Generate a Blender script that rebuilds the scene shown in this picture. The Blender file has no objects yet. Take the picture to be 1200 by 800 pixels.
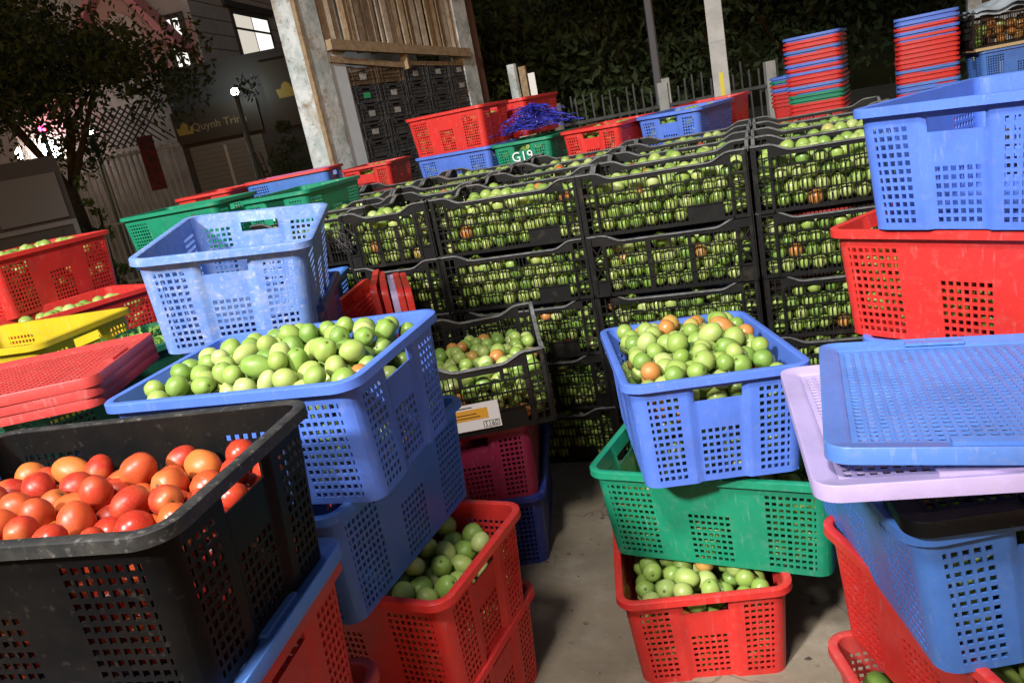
import bpy, bmesh, math, random
import numpy as np
from math import radians as R, sin, cos, pi, sqrt
from mathutils import Matrix, Vector

random.seed(7)
rng = np.random.default_rng(11)
SC = bpy.context.scene
COL = SC.collection

# ------------------------------------------------------------------ camera
def cam_axes(yaw, pitch, roll):
    f = Vector((sin(yaw) * cos(pitch), cos(yaw) * cos(pitch), -sin(pitch)))
    r = Vector((cos(yaw), -sin(yaw), 0.0))
    d = f.cross(r)
    return cos(roll) * r + sin(roll) * d, -sin(roll) * r + cos(roll) * d, f
CAMPOS = Vector((0.6837, -2.8513, 1.4178))
_r, _d, _f = cam_axes(-0.3546, 0.2786, 0.1964)
cam = bpy.data.cameras.new('camera')
cam.sensor_width = 36.0
cam.lens = 911.2 / 1200 * 36
cam.clip_start = 0.02
cam.clip_end = 500
camo = bpy.data.objects.new('camera', cam)
COL.objects.link(camo)
camo.matrix_world = Matrix(((_r.x, -_d.x, -_f.x, CAMPOS.x), (_r.y, -_d.y, -_f.y, CAMPOS.y),
                            (_r.z, -_d.z, -_f.z, CAMPOS.z), (0, 0, 0, 1)))
SC.camera = camo

# ------------------------------------------------------------------ world, light, exposure (night)
w = bpy.data.worlds.new('World'); SC.world = w; w.use_nodes = True
wn = w.node_tree.nodes; wl = w.node_tree.links
bg = wn['Background']
sky = wn.new('ShaderNodeTexSky'); sky.sky_type = 'NISHITA'; sky.sun_disc = False
sky.sun_elevation = R(1.4); sky.sun_rotation = R(150)
wl.new(sky.outputs[0], bg.inputs[0]); bg.inputs[1].default_value = 0.15

def lamp(name, kind, loc, energy, color=(1, 1, 1), size=.1, target=None, angle=None, blend=.4):
    l = bpy.data.lights.new(name, kind); l.energy = energy; l.color = color
    if kind == 'SUN': l.angle = size
    else: l.shadow_soft_size = size
    o = bpy.data.objects.new(name, l); COL.objects.link(o); o.location = loc
    if target is not None:
        o.rotation_euler = (Vector(target) - Vector(loc)).to_track_quat('-Z', 'Y').to_euler()
    if kind == 'SPOT': l.spot_size = angle; l.spot_blend = blend
    return o
lamp('moon', 'SUN', (0, 0, 20), 0.015, (.8, .88, 1), R(.5), target=(4, 9, 0))
# the yard's floodlights stand behind the photographer
lamp('yard_floodlight', 'SPOT', (.2, -3.6, 4.0), 515, (1, .97, .92), .28, target=(0, -.3, .0), angle=R(100), blend=.5)
lamp('far_yard_floodlight', 'SPOT', (-2.4, -8.4, 6.5), 5600, (1, .98, .95), .4, target=(-.8, 1.8, .55), angle=R(36), blend=.3)

# added fill spot, unseen above the frame, to brighten the house
lamp('house_fill_spot', 'SPOT', (-5.2, 1.5, 7.0), 520, (1, .93, .85), .15, target=(-9.2, 11, 3.8), angle=R(48), blend=.6)

SC.view_settings.view_transform = 'Standard'
SC.view_settings.look = 'None'
SC.view_settings.exposure = 0.22
SC.view_settings.gamma = 1.0
SC.render.engine = 'CYCLES'
SC.cycles.use_denoising = True
try: SC.cycles.denoiser = 'OPENIMAGEDENOISE'
except Exception: pass
SC.cycles.max_bounces = 6
SC.cycles.diffuse_bounces = 3
SC.cycles.glossy_bounces = 3
SC.cycles.sample_clamp_indirect = 4.0

# ------------------------------------------------------------------ helpers
def mat(name, col, rough=.45, spec=.5, noise=None, dust=None, bump=None, metal=0.0, emit=None, coords='Object', streak=None):
    """procedural principled material; noise=(scale, colour2, lo, hi), dust=(colour, scale, lo, hi, amount)"""
    m = bpy.data.materials.new(name); m.use_nodes = True
    nt = m.node_tree; N = nt.nodes; L = nt.links
    b = N['Principled BSDF']
    b.inputs['Base Color'].default_value = (*col, 1)
    b.inputs['Roughness'].default_value = rough
    b.inputs['Metallic'].default_value = metal
    b.inputs['Specular IOR Level'].default_value = spec
    tc = N.new('ShaderNodeTexCoord')
    oi = N.new('ShaderNodeObjectInfo')
    ad = N.new('ShaderNodeVectorMath'); ad.operation = 'ADD'
    sc_ = N.new('ShaderNodeVectorMath'); sc_.operation = 'SCALE'; sc_.inputs['Scale'].default_value = 7.0
    cmb = N.new('ShaderNodeCombineXYZ')
    L.new(oi.outputs['Random'], cmb.inputs[0]); L.new(oi.outputs['Random'], cmb.inputs[1])
    L.new(cmb.outputs[0], sc_.inputs[0])
    L.new(tc.outputs[coords], ad.inputs[0]); L.new(sc_.outputs[0], ad.inputs[1])
    vec = ad.outputs[0]
    cur = None
    def nz(scale, lo, hi, detail=5):
        n = N.new('ShaderNodeTexNoise'); n.inputs['Scale'].default_value = scale; n.inputs['Detail'].default_value = detail
        n.inputs['Roughness'].default_value = .65
        L.new(vec, n.inputs['Vector'])
        r = N.new('ShaderNodeMapRange'); r.inputs['From Min'].default_value = lo; r.inputs['From Max'].default_value = hi
        L.new(n.outputs['Fac'], r.inputs['Value'])
        return r.outputs['Result']
    def mix(a, bcol, fac, amt=1.0):
        x = N.new('ShaderNodeMix'); x.data_type = 'RGBA'
        if amt != 1.0:
            mu = N.new('ShaderNodeMath'); mu.operation = 'MULTIPLY'; mu.inputs[1].default_value = amt
            L.new(fac, mu.inputs[0]); fac = mu.outputs[0]
        L.new(fac, x.inputs['Factor'])
        if a is None: x.inputs['A'].default_value = (*col, 1)
        else: L.new(a, x.inputs['A'])
        x.inputs['B'].default_value = (*bcol, 1)
        return x.outputs['Result']
    if noise:
        s, c2, lo, hi = noise
        cur = mix(cur, c2, nz(s, lo, hi))
    for dd in (dust if isinstance(dust, list) else [dust] if dust else []):
        c2, s, lo, hi, amt = dd
        cur = mix(cur, c2, nz(s, lo, hi), amt)
    if streak:
        vm = N.new('ShaderNodeVectorMath'); vm.operation = 'MULTIPLY'; vm.inputs[1].default_value = streak[1]
        L.new(vec, vm.inputs[0])
        n = N.new('ShaderNodeTexNoise'); n.inputs['Scale'].default_value = 1; n.inputs['Detail'].default_value = 4; L.new(vm.outputs[0], n.inputs['Vector'])
        r = N.new('ShaderNodeMapRange'); r.inputs['From Min'].default_value = .6; r.inputs['From Max'].default_value = .74; L.new(n.outputs['Fac'], r.inputs['Value'])
        cur = mix(cur, streak[0], r.outputs['Result'], streak[2])
        rr2 = N.new('ShaderNodeMapRange'); rr2.inputs['To Min'].default_value = rough; rr2.inputs['To Max'].default_value = min(1, rough + .35)
        L.new(r.outputs['Result'], rr2.inputs['Value']); L.new(rr2.outputs['Result'], b.inputs['Roughness'])
    if cur is not None: L.new(cur, b.inputs['Base Color'])
    if bump:
        s, strength, dist = bump
        n = N.new('ShaderNodeTexNoise'); n.inputs['Scale'].default_value = s; n.inputs['Detail'].default_value = 6
        L.new(vec, n.inputs['Vector'])
        bp = N.new('ShaderNodeBump'); bp.inputs['Strength'].default_value = strength; bp.inputs['Distance'].default_value = dist
        L.new(n.outputs['Fac'], bp.inputs['Height']); L.new(bp.outputs[0], b.inputs['Normal'])
    if emit:
        b.inputs['Emission Color'].default_value = (*emit[0], 1); b.inputs['Emission Strength'].default_value = emit[1]
    return m

def plastic(name, col, dust=.4, rough=.4):
    c2 = tuple(c * .75 + .003 for c in col)
    return mat(name, col, rough, .5, noise=(9, c2, .42, .78),
               dust=[((.36, .33, .29), 48, .54, .85, dust * .45), ((.5, .5, .5), 130, .62, .85, dust * .6), ((.1, .085, .07), 16, .6, .78, dust * .6)], bump=(160, .12, .002),
               streak=((.4, .4, .41), (110, 110, 22), dust * .3))

PB = plastic('blue_plastic', (.085, .18, .64))
PB2 = plastic('mid_blue_plastic', (.06, .175, .54), .4)
PBW = mat('worn_light_blue_plastic', (.12, .235, .6), .5, .4, noise=(9, (.17, .29, .6), .4, .7),
          dust=[((.4, .44, .55), 30, .46, .74, .5), ((.62, .63, .66), 85, .55, .75, .6), ((.2, .17, .13), 120, .64, .8, .5)], bump=(160, .12, .002))
PDB = plastic('dark_blue_plastic', (.012, .03, .22))
PR = plastic('red_plastic', (.62, .03, .025))
PR2 = plastic('faded_red_plastic', (.52, .05, .045), .5)
PG = plastic('green_plastic', (.008, .235, .125))
PDG = plastic('dark_green_plastic', (.012, .12, .06), .6)
PY = plastic('yellow_plastic', (.55, .4, .012), .5)
PM = plastic('maroon_plastic', (.2, .012, .045), .3)
PK = mat('black_plastic', (.004, .004, .0045), .45, .16, noise=(8, (.010, .008, .006), .45, .7), dust=[((.1, .085, .07), 60, .6, .82, .35)], bump=(160, .12, .002))
PKC = mat('dusty_black_plastic', (.007, .007, .007), .45, .25, noise=(7, (.016, .014, .012), .45, .75),
          dust=[((.11, .08, .05), 11, .58, .85, .45), ((.2, .18, .15), 70, .66, .9, .3)], bump=(120, .2, .002))
PKR = mat('worn_grey_crate_edge', (.10, .10, .10), .4, .5, noise=(25, (.2, .2, .2), .4, .7), dust=((.03, .03, .03), 60, .5, .7, .6))
PGC = mat('grey_black_fruit_crate_plastic', (.04, .042, .045), .45, .5, noise=(9, (.075, .072, .068), .45, .7), dust=((.2, .18, .15), 40, .58, .75, .5))
PBR = mat('dusty_brown_crate_plastic', (.07, .045, .025), .6, .4, noise=(9, (.16, .11, .06), .4, .7))
PKD = mat('dusty_black_rim_plastic', (.02, .02, .02), .5, .4, noise=(20, (.05, .045, .04), .45, .7), dust=((.22, .21, .2), 90, .56, .75, .6))
PLIL = plastic('lilac_plastic', (.5, .4, .68), .6)
PLB = plastic('lid_blue_plastic', (.09, .215, .62), .6)

def smooth(me, ang=35):
    me.polygons.foreach_set('use_smooth', [True] * len(me.polygons))
    try: me.set_sharp_from_angle(angle=R(ang))
    except Exception: pass

def mesh(name, verts, faces, sm=None):
    me = bpy.data.meshes.new(name)
    me.from_pydata([tuple(v) for v in verts], [], [tuple(f) for f in faces]); me.update()
    bm = bmesh.new(); bm.from_mesh(me); bmesh.ops.recalc_face_normals(bm, faces=bm.faces); bm.to_mesh(me); bm.free()
    if sm: smooth(me, sm)
    me.materials.append(None)
    return me

def setmat(o, m):
    if not o.material_slots: o.data.materials.append(None)
    o.material_slots[0].link = 'OBJECT'; o.material_slots[0].material = m

def obj(name, me, m, parent=None, loc=(0, 0, 0), rot=(0, 0, 0)):
    o = bpy.data.objects.new(name, me); COL.objects.link(o)
    if parent is not None: o.parent = parent
    o.location = loc; o.rotation_euler = rot
    if m is not None: setmat(o, m)
    return o

def tag(o, label, cat, group=None, kind=None):
    if label: o['label'] = label
    if cat: o['category'] = cat
    if group: o['group'] = group
    if kind: o['kind'] = kind
    return o

def thing(name, label, cat, loc=(0, 0, 0), rot=(0, 0, 0), group=None):
    o = bpy.data.objects.new(name, None); COL.objects.link(o)
    o.empty_display_size = .05
    o.location = loc; o.rotation_euler = rot
    return tag(o, label, cat, group)

class MB:
    """collects boxes and tubes into one mesh"""
    def __init__(s): s.v = []; s.f = []
    def add(s, v, f):
        n = len(s.v); s.v += [tuple(p) for p in v]; s.f += [tuple(i + n for i in q) for q in f]; return s
    def box(s, x0, x1, y0, y1, z0, z1):
        return s.add([(x0, y0, z0), (x1, y0, z0), (x1, y1, z0), (x0, y1, z0), (x0, y0, z1), (x1, y0, z1), (x1, y1, z1), (x0, y1, z1)],
                     [(0, 3, 2, 1), (4, 5, 6, 7), (0, 1, 5, 4), (1, 2, 6, 5), (2, 3, 7, 6), (3, 0, 4, 7)])
    def beam(s, p, q, wx, wz, up=(0, 0, 1)):
        p = Vector(p); q = Vector(q); d = (q - p).normalized(); u = Vector(up)
        if abs(d.dot(u)) > .95: u = Vector((0, 1, 0))
        a = d.cross(u).normalized() * wx / 2; b = a.cross(d).normalized() * wz / 2
        vs = [p - a - b, p + a - b, p + a + b, p - a + b, q - a - b, q + a - b, q + a + b, q - a + b]
        return s.add(vs, [(0, 3, 2, 1), (4, 5, 6, 7), (0, 1, 5, 4), (1, 2, 6, 5), (2, 3, 7, 6), (3, 0, 4, 7)])
    def tube(s, pts, rad, n=6):
        pts = [Vector(p) for p in pts]; base = len(s.v)
        for i, p in enumerate(pts):
            d = (pts[min(i + 1, len(pts) - 1)] - pts[max(i - 1, 0)]).normalized()
            u = Vector((0, 0, 1)) if abs(d.z) < .9 else Vector((1, 0, 0))
            a = d.cross(u).normalized(); b = d.cross(a).normalized()
            r = rad[i] if isinstance(rad, (list, tuple)) else rad
            for k in range(n): s.v.append(tuple(p + (a * cos(2 * pi * k / n) + b * sin(2 * pi * k / n)) * r))
        for i in range(len(pts) - 1):
            for k in range(n):
                k2 = (k + 1) % n
                s.f.append((base + i * n + k, base + i * n + k2, base + (i + 1) * n + k2, base + (i + 1) * n + k))
        s.f.append(tuple(base + k for k in range(n))[::-1]); s.f.append(tuple(base + (len(pts) - 1) * n + k for k in range(n)))
        return s
    def mesh(s, name, sm=None): return mesh(name, s.v, s.f, sm)

def grid_panel(us, vs, is_hole, fmap):
    """solid perforated sheet: cells of us x vs, holes cut through; fmap(u, v, side) -> point"""
    us = sorted(set(round(u, 6) for u in us)); vs = sorted(set(round(v, 6) for v in vs))
    nu, nv = len(us), len(vs)
    solid = [[not is_hole((us[i] + us[i + 1]) / 2, (vs[j] + vs[j + 1]) / 2) for j in range(nv - 1)] for i in range(nu - 1)]
    V = []; idx = {}
    def vid(i, j, s):
        k = (i, j, s)
        if k not in idx: idx[k] = len(V); V.append(fmap(us[i], vs[j], s))
        return idx[k]
    F = []
    for i in range(nu - 1):
        for j in range(nv - 1):
            if not solid[i][j]: continue
            F.append((vid(i, j, 0), vid(i + 1, j, 0), vid(i + 1, j + 1, 0), vid(i, j + 1, 0)))
            F.append((vid(i, j, 1), vid(i, j + 1, 1), vid(i + 1, j + 1, 1), vid(i + 1, j, 1)))
            for di, dj, e in ((-1, 0, ((i, j + 1), (i, j))), (1, 0, ((i + 1, j), (i + 1, j + 1))), (0, -1, ((i, j), (i + 1, j))), (0, 1, ((i + 1, j + 1), (i, j + 1)))):
                a, b = i + di, j + dj
                if 0 <= a < nu - 1 and 0 <= b < nv - 1 and solid[a][b]: continue
                (p, q), (s, t) = e
                F.append((vid(p, q, 0), vid(p, q, 1), vid(s, t, 1), vid(s, t, 0)))
    return V, F

def ring_loop(a, b, r, n=6):
    pts = []
    for cx, cy, a0 in ((a - r, -(b - r), -90), (a - r, b - r, 0), (-(a - r), b - r, 90), (-(a - r), -(b - r), 180)):
        for k in range(n + 1):
            t = R(a0 + 90 * k / n); pts.append((cx + cos(t) * r, cy + sin(t) * r, cos(t), sin(t)))
    return pts

def sweep_ring(a, b, r, prof, n=6):
    """closed profile (outward offset, z) swept round a rounded rectangle"""
    lp = ring_loop(a, b, r, n); V = []; F = []; m = len(prof); k = len(lp)
    for x, y, nx, ny in lp:
        for o, z in prof: V.append((x + nx * o, y + ny * o, z))
    for i in range(k):
        i2 = (i + 1) % k
        for j in range(m):
            j2 = (j + 1) % m
            F.append((i * m + j, i2 * m + j, i2 * m + j2, i * m + j2))
    return V, F

# ------------------------------------------------------------------ moulded crate (perforated, tapering)
CL, CW, CH, CI = .61, .42, .258, .0275
FL = .015                                   # rim flange
A1, B1 = CL / 2 - FL, CW / 2 - FL           # body top half sizes
A0, B0 = CL / 2 - CI - .004, CW / 2 - CI - .004
RC = .034; TH = .0038

def crate_wall(long):
    a0, a1, b0, b1 = (A0, A1, B0, B1) if long else (B0, B1, A0, A1)
    am = (a0 + a1) / 2 - RC
    U = lambda x: .5 + x / (2 * am)
    px, pz, hw, hh = .0152, .0172, .0098, .0102
    zrow = [.020 + k * pz for k in range(12)]
    if long:
        bands = [(-.196, 8, 12), (0, 7, 8), (.196, 8, 12)]
        e0, e1 = .060, .118
        steps = [(-e1, -e0), (e0, e1)]; depth = .010
    else:
        bands = [(-.122, 5, 12), (0, 6, 7), (.122, 5, 12)]
        steps = [(-.066, .066)]; depth = .008
    holes = []
    for c, n, rows in bands:
        for k in range(n):
            x = c + (k - (n - 1) / 2) * px
            for z in zrow[:rows]: holes.append((U(x - hw / 2), U(x + hw / 2), z - hh / 2, z + hh / 2))
    if not long: holes.append((U(-.052), U(.052), .197, .226))
    us = [0, 1] + [-k / 4 for k in range(1, 5)] + [1 + k / 4 for k in range(1, 5)]
    vs = [0, CH - .003, .006]
    for h in holes: us += h[:2]; vs += h[2:]
    for s0, s1 in steps: us += [U(s0 - .003), U(s0 + .003), U(s1 - .003), U(s1 + .003)]
    hs = sorted(holes)
    hk = {}
    def hole(u, v):
        return any(h[0] < u < h[1] and h[2] < v < h[3] for h in hs)
    def rec(x, z):
        for s0, s1 in steps:
            tz = (1 - z / CH) * .012                 # the grooves narrow towards the base
            if s0 + .0029 + tz * .4 <= x <= s1 - .0029 - tz * .4: return depth
        return 0
    def fm(u, z, s):
        v = z / CH; a = a0 + (a1 - a0) * v; b = b0 + (b1 - b0) * v
        if 0 <= u <= 1:
            x = (u - .5) * 2 * (a - RC); off = -rec((u - .5) * 2 * am, z) - s * TH
            if z > CH - .03: off = -s * TH - rec((u - .5) * 2 * am, z) * max(0, (CH - .003 - z) / .027)
            return (x, -(b + off), z)
        sg = 1 if u > 1 else -1
        an = ((u - 1) if u > 1 else -u) * pi / 4
        rr = RC - s * TH
        return (sg * (a - RC + sin(an) * rr), -(b - RC) - cos(an) * rr, z)
    V, F = grid_panel(us, vs, hole, fm)
    return mesh('crate_side_wall' if long else 'crate_end_wall', V, F, 40)

def crate_rim():
    V, F = sweep_ring(A1, B1, RC, [(-.0035, CH - .001), (-.001, CH + .0005), (.012, CH + .0005), (.0148, CH - .0015), (.0158, CH - .018),
                                   (.0135, CH - .0185), (.0118, CH - .005), (.0005, CH - .005), (.0005, CH - .012), (-.0035, CH - .012)])
    return mesh('crate_rim', V, F, 40)

def crate_base():
    ax, by = A0 - .009, B0 - .009
    xs = [-ax, ax]; ys = [-by, by]; hx = []; hy = []
    for k in range(19):
        x = (k - 9) * .027; hx.append((x - .008, x + .008)); xs += hx[-1]
    for k in range(12):
        y = (k - 5.5) * .027; hy.append((y - .008, y + .008)); ys += hy[-1]
    V, F = grid_panel(xs, ys, lambda u, v: any(p < u < q for p, q in hx) and any(p < v < q for p, q in hy),
                      lambda u, v, s: (u, v, .0 if s == 0 else .004))
    return mesh('crate_base', V, F)

M_LONG, M_END, M_RIM, M_BASE = crate_wall(True), crate_wall(False), crate_rim(), crate_base()

def crate(label, m, loc, yaw, tilt=(0, 0), group=None, cat='crate', name='plastic_crate', rim=None):
    t = thing(name, label, cat, loc, (R(tilt[0]), R(tilt[1]), R(yaw)), group)
    obj('side_wall', M_LONG, m, t); obj('side_wall', M_LONG, m, t, rot=(0, 0, pi))
    obj('end_wall', M_END, m, t, rot=(0, 0, pi / 2)); obj('end_wall', M_END, m, t, rot=(0, 0, -pi / 2))
    obj('base', M_BASE, m, t); obj('rim', M_RIM, rim or m, t)
    return t

# ------------------------------------------------------------------ black slatted crate
KL, KW, KH = .595, .395, .229
def slat_wall(long, var):
    a, b = (KL / 2, KW / 2) if long else (KW / 2, KL / 2)
    r = .010; am = a - r; cor = a - .054; th = .0035
    holes = []
    rows = [(.012, .062), (.067, .114), (.119, .152), (.157, .191)] if var == 0 else [(.012, .056), (.061, .105), (.110, .152), (.157, .191)]
    n = int((2 * cor - .012) / .0153); skip = set() if var == 0 else {n // 3, 2 * n // 3}
    for j, (z0, z1) in enumerate(rows):
        for k in range(n):
            x = (k - (n - 1) / 2) * .0153
            if k in skip: continue
            if long and var == 0 and j == 0 and .09 < x < .2: continue        # plain name plate
            if not long and j == 3 and abs(x) < .062: continue
            if not long and j == 0 and -.10 < x < .12 and var == 0: continue
            if j == 3 and long and any(abs(x - c) < .022 for c in (-.15, -.02, .1)): continue
            holes.append((x - .0058, x + .0058, z0, z1))
        if j == 3 and long:
            for c in (-.15, -.02, .1): holes.append((c - .021, c + .021, z0 + .004, z1))
    if not long: holes.append((-.058, .058, .158, .184))
    for sg in (-1, 1):
        for k in range(2 if var == 0 else 1):
            if var == 0:
                x = sg * (cor + .0125 + k * .022)
                for q in range(7): holes.append((x - .0085, x + .0085, .012 + q * .030, .012 + q * .030 + .025))
            else:
                x = sg * (cor + .025)
                for q in range(2): holes.append((x - .019, x + .019, .064 + q * .070, .064 + q * .070 + .062))
    us = [-am, am, -cor, cor, -cor + .035, cor - .035, -cor + .07, cor - .07]; vs = [0, KH, .193, .205]
    for h in holes: us += h[:2]; vs += h[2:]
    us += [-am - .01, am + .01]
    def ztop(x):
        d = (cor - abs(x)) / .075
        d = max(0, min(1, d)); d = d * d * (3 - 2 * d)
        return KH + .004 - .027 * d
    def fm(u, z, s):
        zz = z if z <= .193 else .193 + (z - .193) / (KH - .193) * (ztop(u) - .193)
        y = -(b - s * th)
        if abs(u) > am: y = -(b - r * .0 - s * th); u = math.copysign(a - .0001 - s * th * 1.0, u)
        return (u, y, zz)
    V, F = grid_panel(us, vs, lambda u, v: any(h[0] < u < h[1] and h[2] < v < h[3] for h in holes), fm)
    mb = MB(); mb.add(V, F)
    for z0, z1 in ((.0, .010), *[(p[1] + .0008, q[0] - .0008) for p, q in zip(rows[:-1], rows[1:])]):
        mb.box(-a, a, -b - .005, -b - .0002, z0, z1)
    rm = MB()
    # rolled top edge
    xs = [-a + .0005] + [(-cor + k * .015) for k in range(7)] + [cor - k * .015 for k in range(6, -1, -1)] + [a - .0005]
    for p, q in zip(xs[:-1], xs[1:]):
        rm.beam((p, -b + .001, ztop(p) + .001), (q, -b + .001, ztop(q) + .001), .013, .005)
    for sg in (-1, 1):
        mb.box(min(sg * cor, sg * (cor - .006)), max(sg * cor, sg * (cor - .006)), -b - .005, -b - .0003, .0, .188)
        mb.box(min(sg * a, sg * (a - .012)), max(sg * a, sg * (a - .012)), -b - .0055, -b - .0004, .0, KH)
        if var == 1:
            c = sg * (cor + .025)
            for q in range(2):
                z = .064 + q * .070
                mb.beam((c - .02, -b - .001, z), (c + .02, -b - .001, z + .062), .004, .005, (0, 1, 0))
                mb.beam((c - .02, -b - .001, z + .062), (c + .02, -b - .001, z), .004, .005, (0, 1, 0))
    return mb.mesh('slatted_side' if long else 'slatted_end'), rm.mesh('slatted_rim')
def slat_base():
    xs = [-KL / 2 + .006, KL / 2 - .006]; ys = [-KW / 2 + .006, KW / 2 - .006]; hx = []; hy = []
    for k in range(15): x = (k - 7) * .038; hx.append((x - .013, x + .013)); xs += hx[-1]
    for k in range(10): y = (k - 4.5) * .038; hy.append((y - .013, y + .013)); ys += hy[-1]
    V, F = grid_panel(xs, ys, lambda u, v: any(p < u < q for p, q in hx) and any(p < v < q for p, q in hy),
                      lambda u, v, s: (u, v, .003 if s == 0 else .008))
    return mesh('slatted_base', V, F)
K_LONG = [slat_wall(True, 0), slat_wall(True, 1)]; K_END = [slat_wall(False, 0), slat_wall(False, 1)]; K_BASE = slat_base()
def black_crate(label, loc, yaw, var=0, tilt=(0, 0), group=None, m=None, sc=(1, 1, 1), name='slatted_crate'):
    m = m or PKC
    t = thing(name, label, 'crate', loc, (R(tilt[0]), R(tilt[1]), R(yaw)), group); t.scale = sc
    for nm, (wm, rmm), a in (('side_wall', K_LONG[var], 0), ('side_wall', K_LONG[var], pi), ('end_wall', K_END[var], pi / 2), ('end_wall', K_END[var], -pi / 2)):
        wo = obj(nm, wm, m, t, rot=(0, 0, a)); obj('rim', rmm, PKR, wo)
    obj('base', K_BASE, m, t)
    return t

# ------------------------------------------------------------------ crate lid
def lid_meshes():
    L, W = .60, .41; a, b = L / 2, W / 2; ia, ib = a - .042, b - .036
    xs = [-ia, ia]; ys = [-ib, ib]; hx = []; hy = []
    for k in range(28): x = (k - 13.5) * .0178; hx.append((x - .0066, x + .0066)); xs += hx[-1]
    for k in range(20): y = (k - 9.5) * .0163; hy.append((y - .0052, y + .0052)); ys += hy[-1]
    def hole(u, v):
        if abs(u) > ia - .012 or abs(v) > ib - .006: return False
        return any(p < u < q for p, q in hx) and any(p < v < q for p, q in hy)
    V, F = grid_panel(xs, ys, hole, lambda u, v, s: (u, v, .014 if s == 0 else .0105))
    panel = mesh('lid_panel', V, F)
    mb = MB()
    for px, py in ((-.0, .0),): pass
    lo = ring_loop(a, b, .035, 6); k = len(lo)
    # frame: inner square edge to rounded outer edge, with a raised bead and a skirt
    li = ring_loop(ia + .0005, ib + .0005, .004, 6); lm = ring_loop(ia + .010, ib + .010, .012, 6)
    rings = []
    rings.append([(x, y, .0105) for x, y, _, _ in li]); rings.append([(x, y, .0145) for x, y, _, _ in li])
    rings.append([(x, y, .0195) for x, y, _, _ in lm])
    lq = ring_loop(a - .010, b - .010, .028, 6)
    rings.append([(x, y, .0195) for x, y, _, _ in lq]); rings.append([(x + nx * .007, y + ny * .007, .024) for x, y, nx, ny in lq])
    rings.append([(x - nx * .001, y - ny * .001, .024) for x, y, nx, ny in lo]); rings.append([(x, y, .022) for x, y, _, _ in lo])
    rings.append([(x, y, .0) for x, y, _, _ in lo]); rings.append([(x - nx * .004, y - ny * .004, 0) for x, y, nx, ny in lo])
    rings.append([(x - nx * .004, y - ny * .004, .0105) for x, y, nx, ny in lo])
    V = [p for r in rings for p in r]; F = []
    n = len(rings)
    for i in range(n):
        i2 = (i + 1) % n
        for q in range(k):
            q2 = (q + 1) % k
            F.append((i * k + q, i * k + q2, i2 * k + q2, i2 * k + q))
    mb.add(V, F)
    for sg in (-1, 1):                       # raised latch housings on the ends
        mb.box(sg * (a - .03) - .011, sg * (a - .03) + .011, -.05, .05, .0193, .0245)
    frame = mb.mesh('lid_frame', 40)
    return panel, frame
LID_P, LID_F = lid_meshes()
def lid(label, m, loc, rot, group=None):
    t = thing('crate_lid', label, 'lid', loc, tuple(R(v) for v in rot), group)
    obj('panel', LID_P, m, t); obj('frame', LID_F, m, t)
    return t

# ------------------------------------------------------------------ tomatoes
def tomato_template(nu, nv, squash=.92, dimple=.16, lob=0.03, seed=0):
    rr = random.Random(seed); ph = rr.uniform(0, 6); tilt = rr.uniform(-.08, .08)
    V = []; F = []
    for j in range(nv + 1):
        th = pi * j / nv
        for i in range(nu):
            p = 2 * pi * i / nu
            r = 1 + lob * cos(5 * p + ph) * sin(th) ** 2 * max(0, cos(th) + .4)
            z = cos(th) * squash - dimple * math.exp(-(th / .34) ** 2) - .05 * math.exp(-((pi - th) / .3) ** 2)
            s = sin(th) ** .94 if th > 0 else 0
            V.append((r * s * cos(p) + tilt * z * s, r * s * sin(p), z))
    V2 = [V[0]]; 
    for j in range(1, nv): V2 += V[j * nu:(j + 1) * nu]
    V2.append(V[nv * nu]); last = len(V2) - 1
    for i in range(nu): F.append((0, 1 + i, 1 + (i + 1) % nu))
    for j in range(nv - 2):
        for i in range(nu):
            i2 = (i + 1) % nu; F.append((1 + j * nu + i, 1 + (j + 1) * nu + i, 1 + (j + 1) * nu + i2, 1 + j * nu + i2))
    for i in range(nu): F.append((last, 1 + (nv - 2) * nu + (i + 1) % nu, 1 + (nv - 2) * nu + i))
    return V2, F

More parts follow.
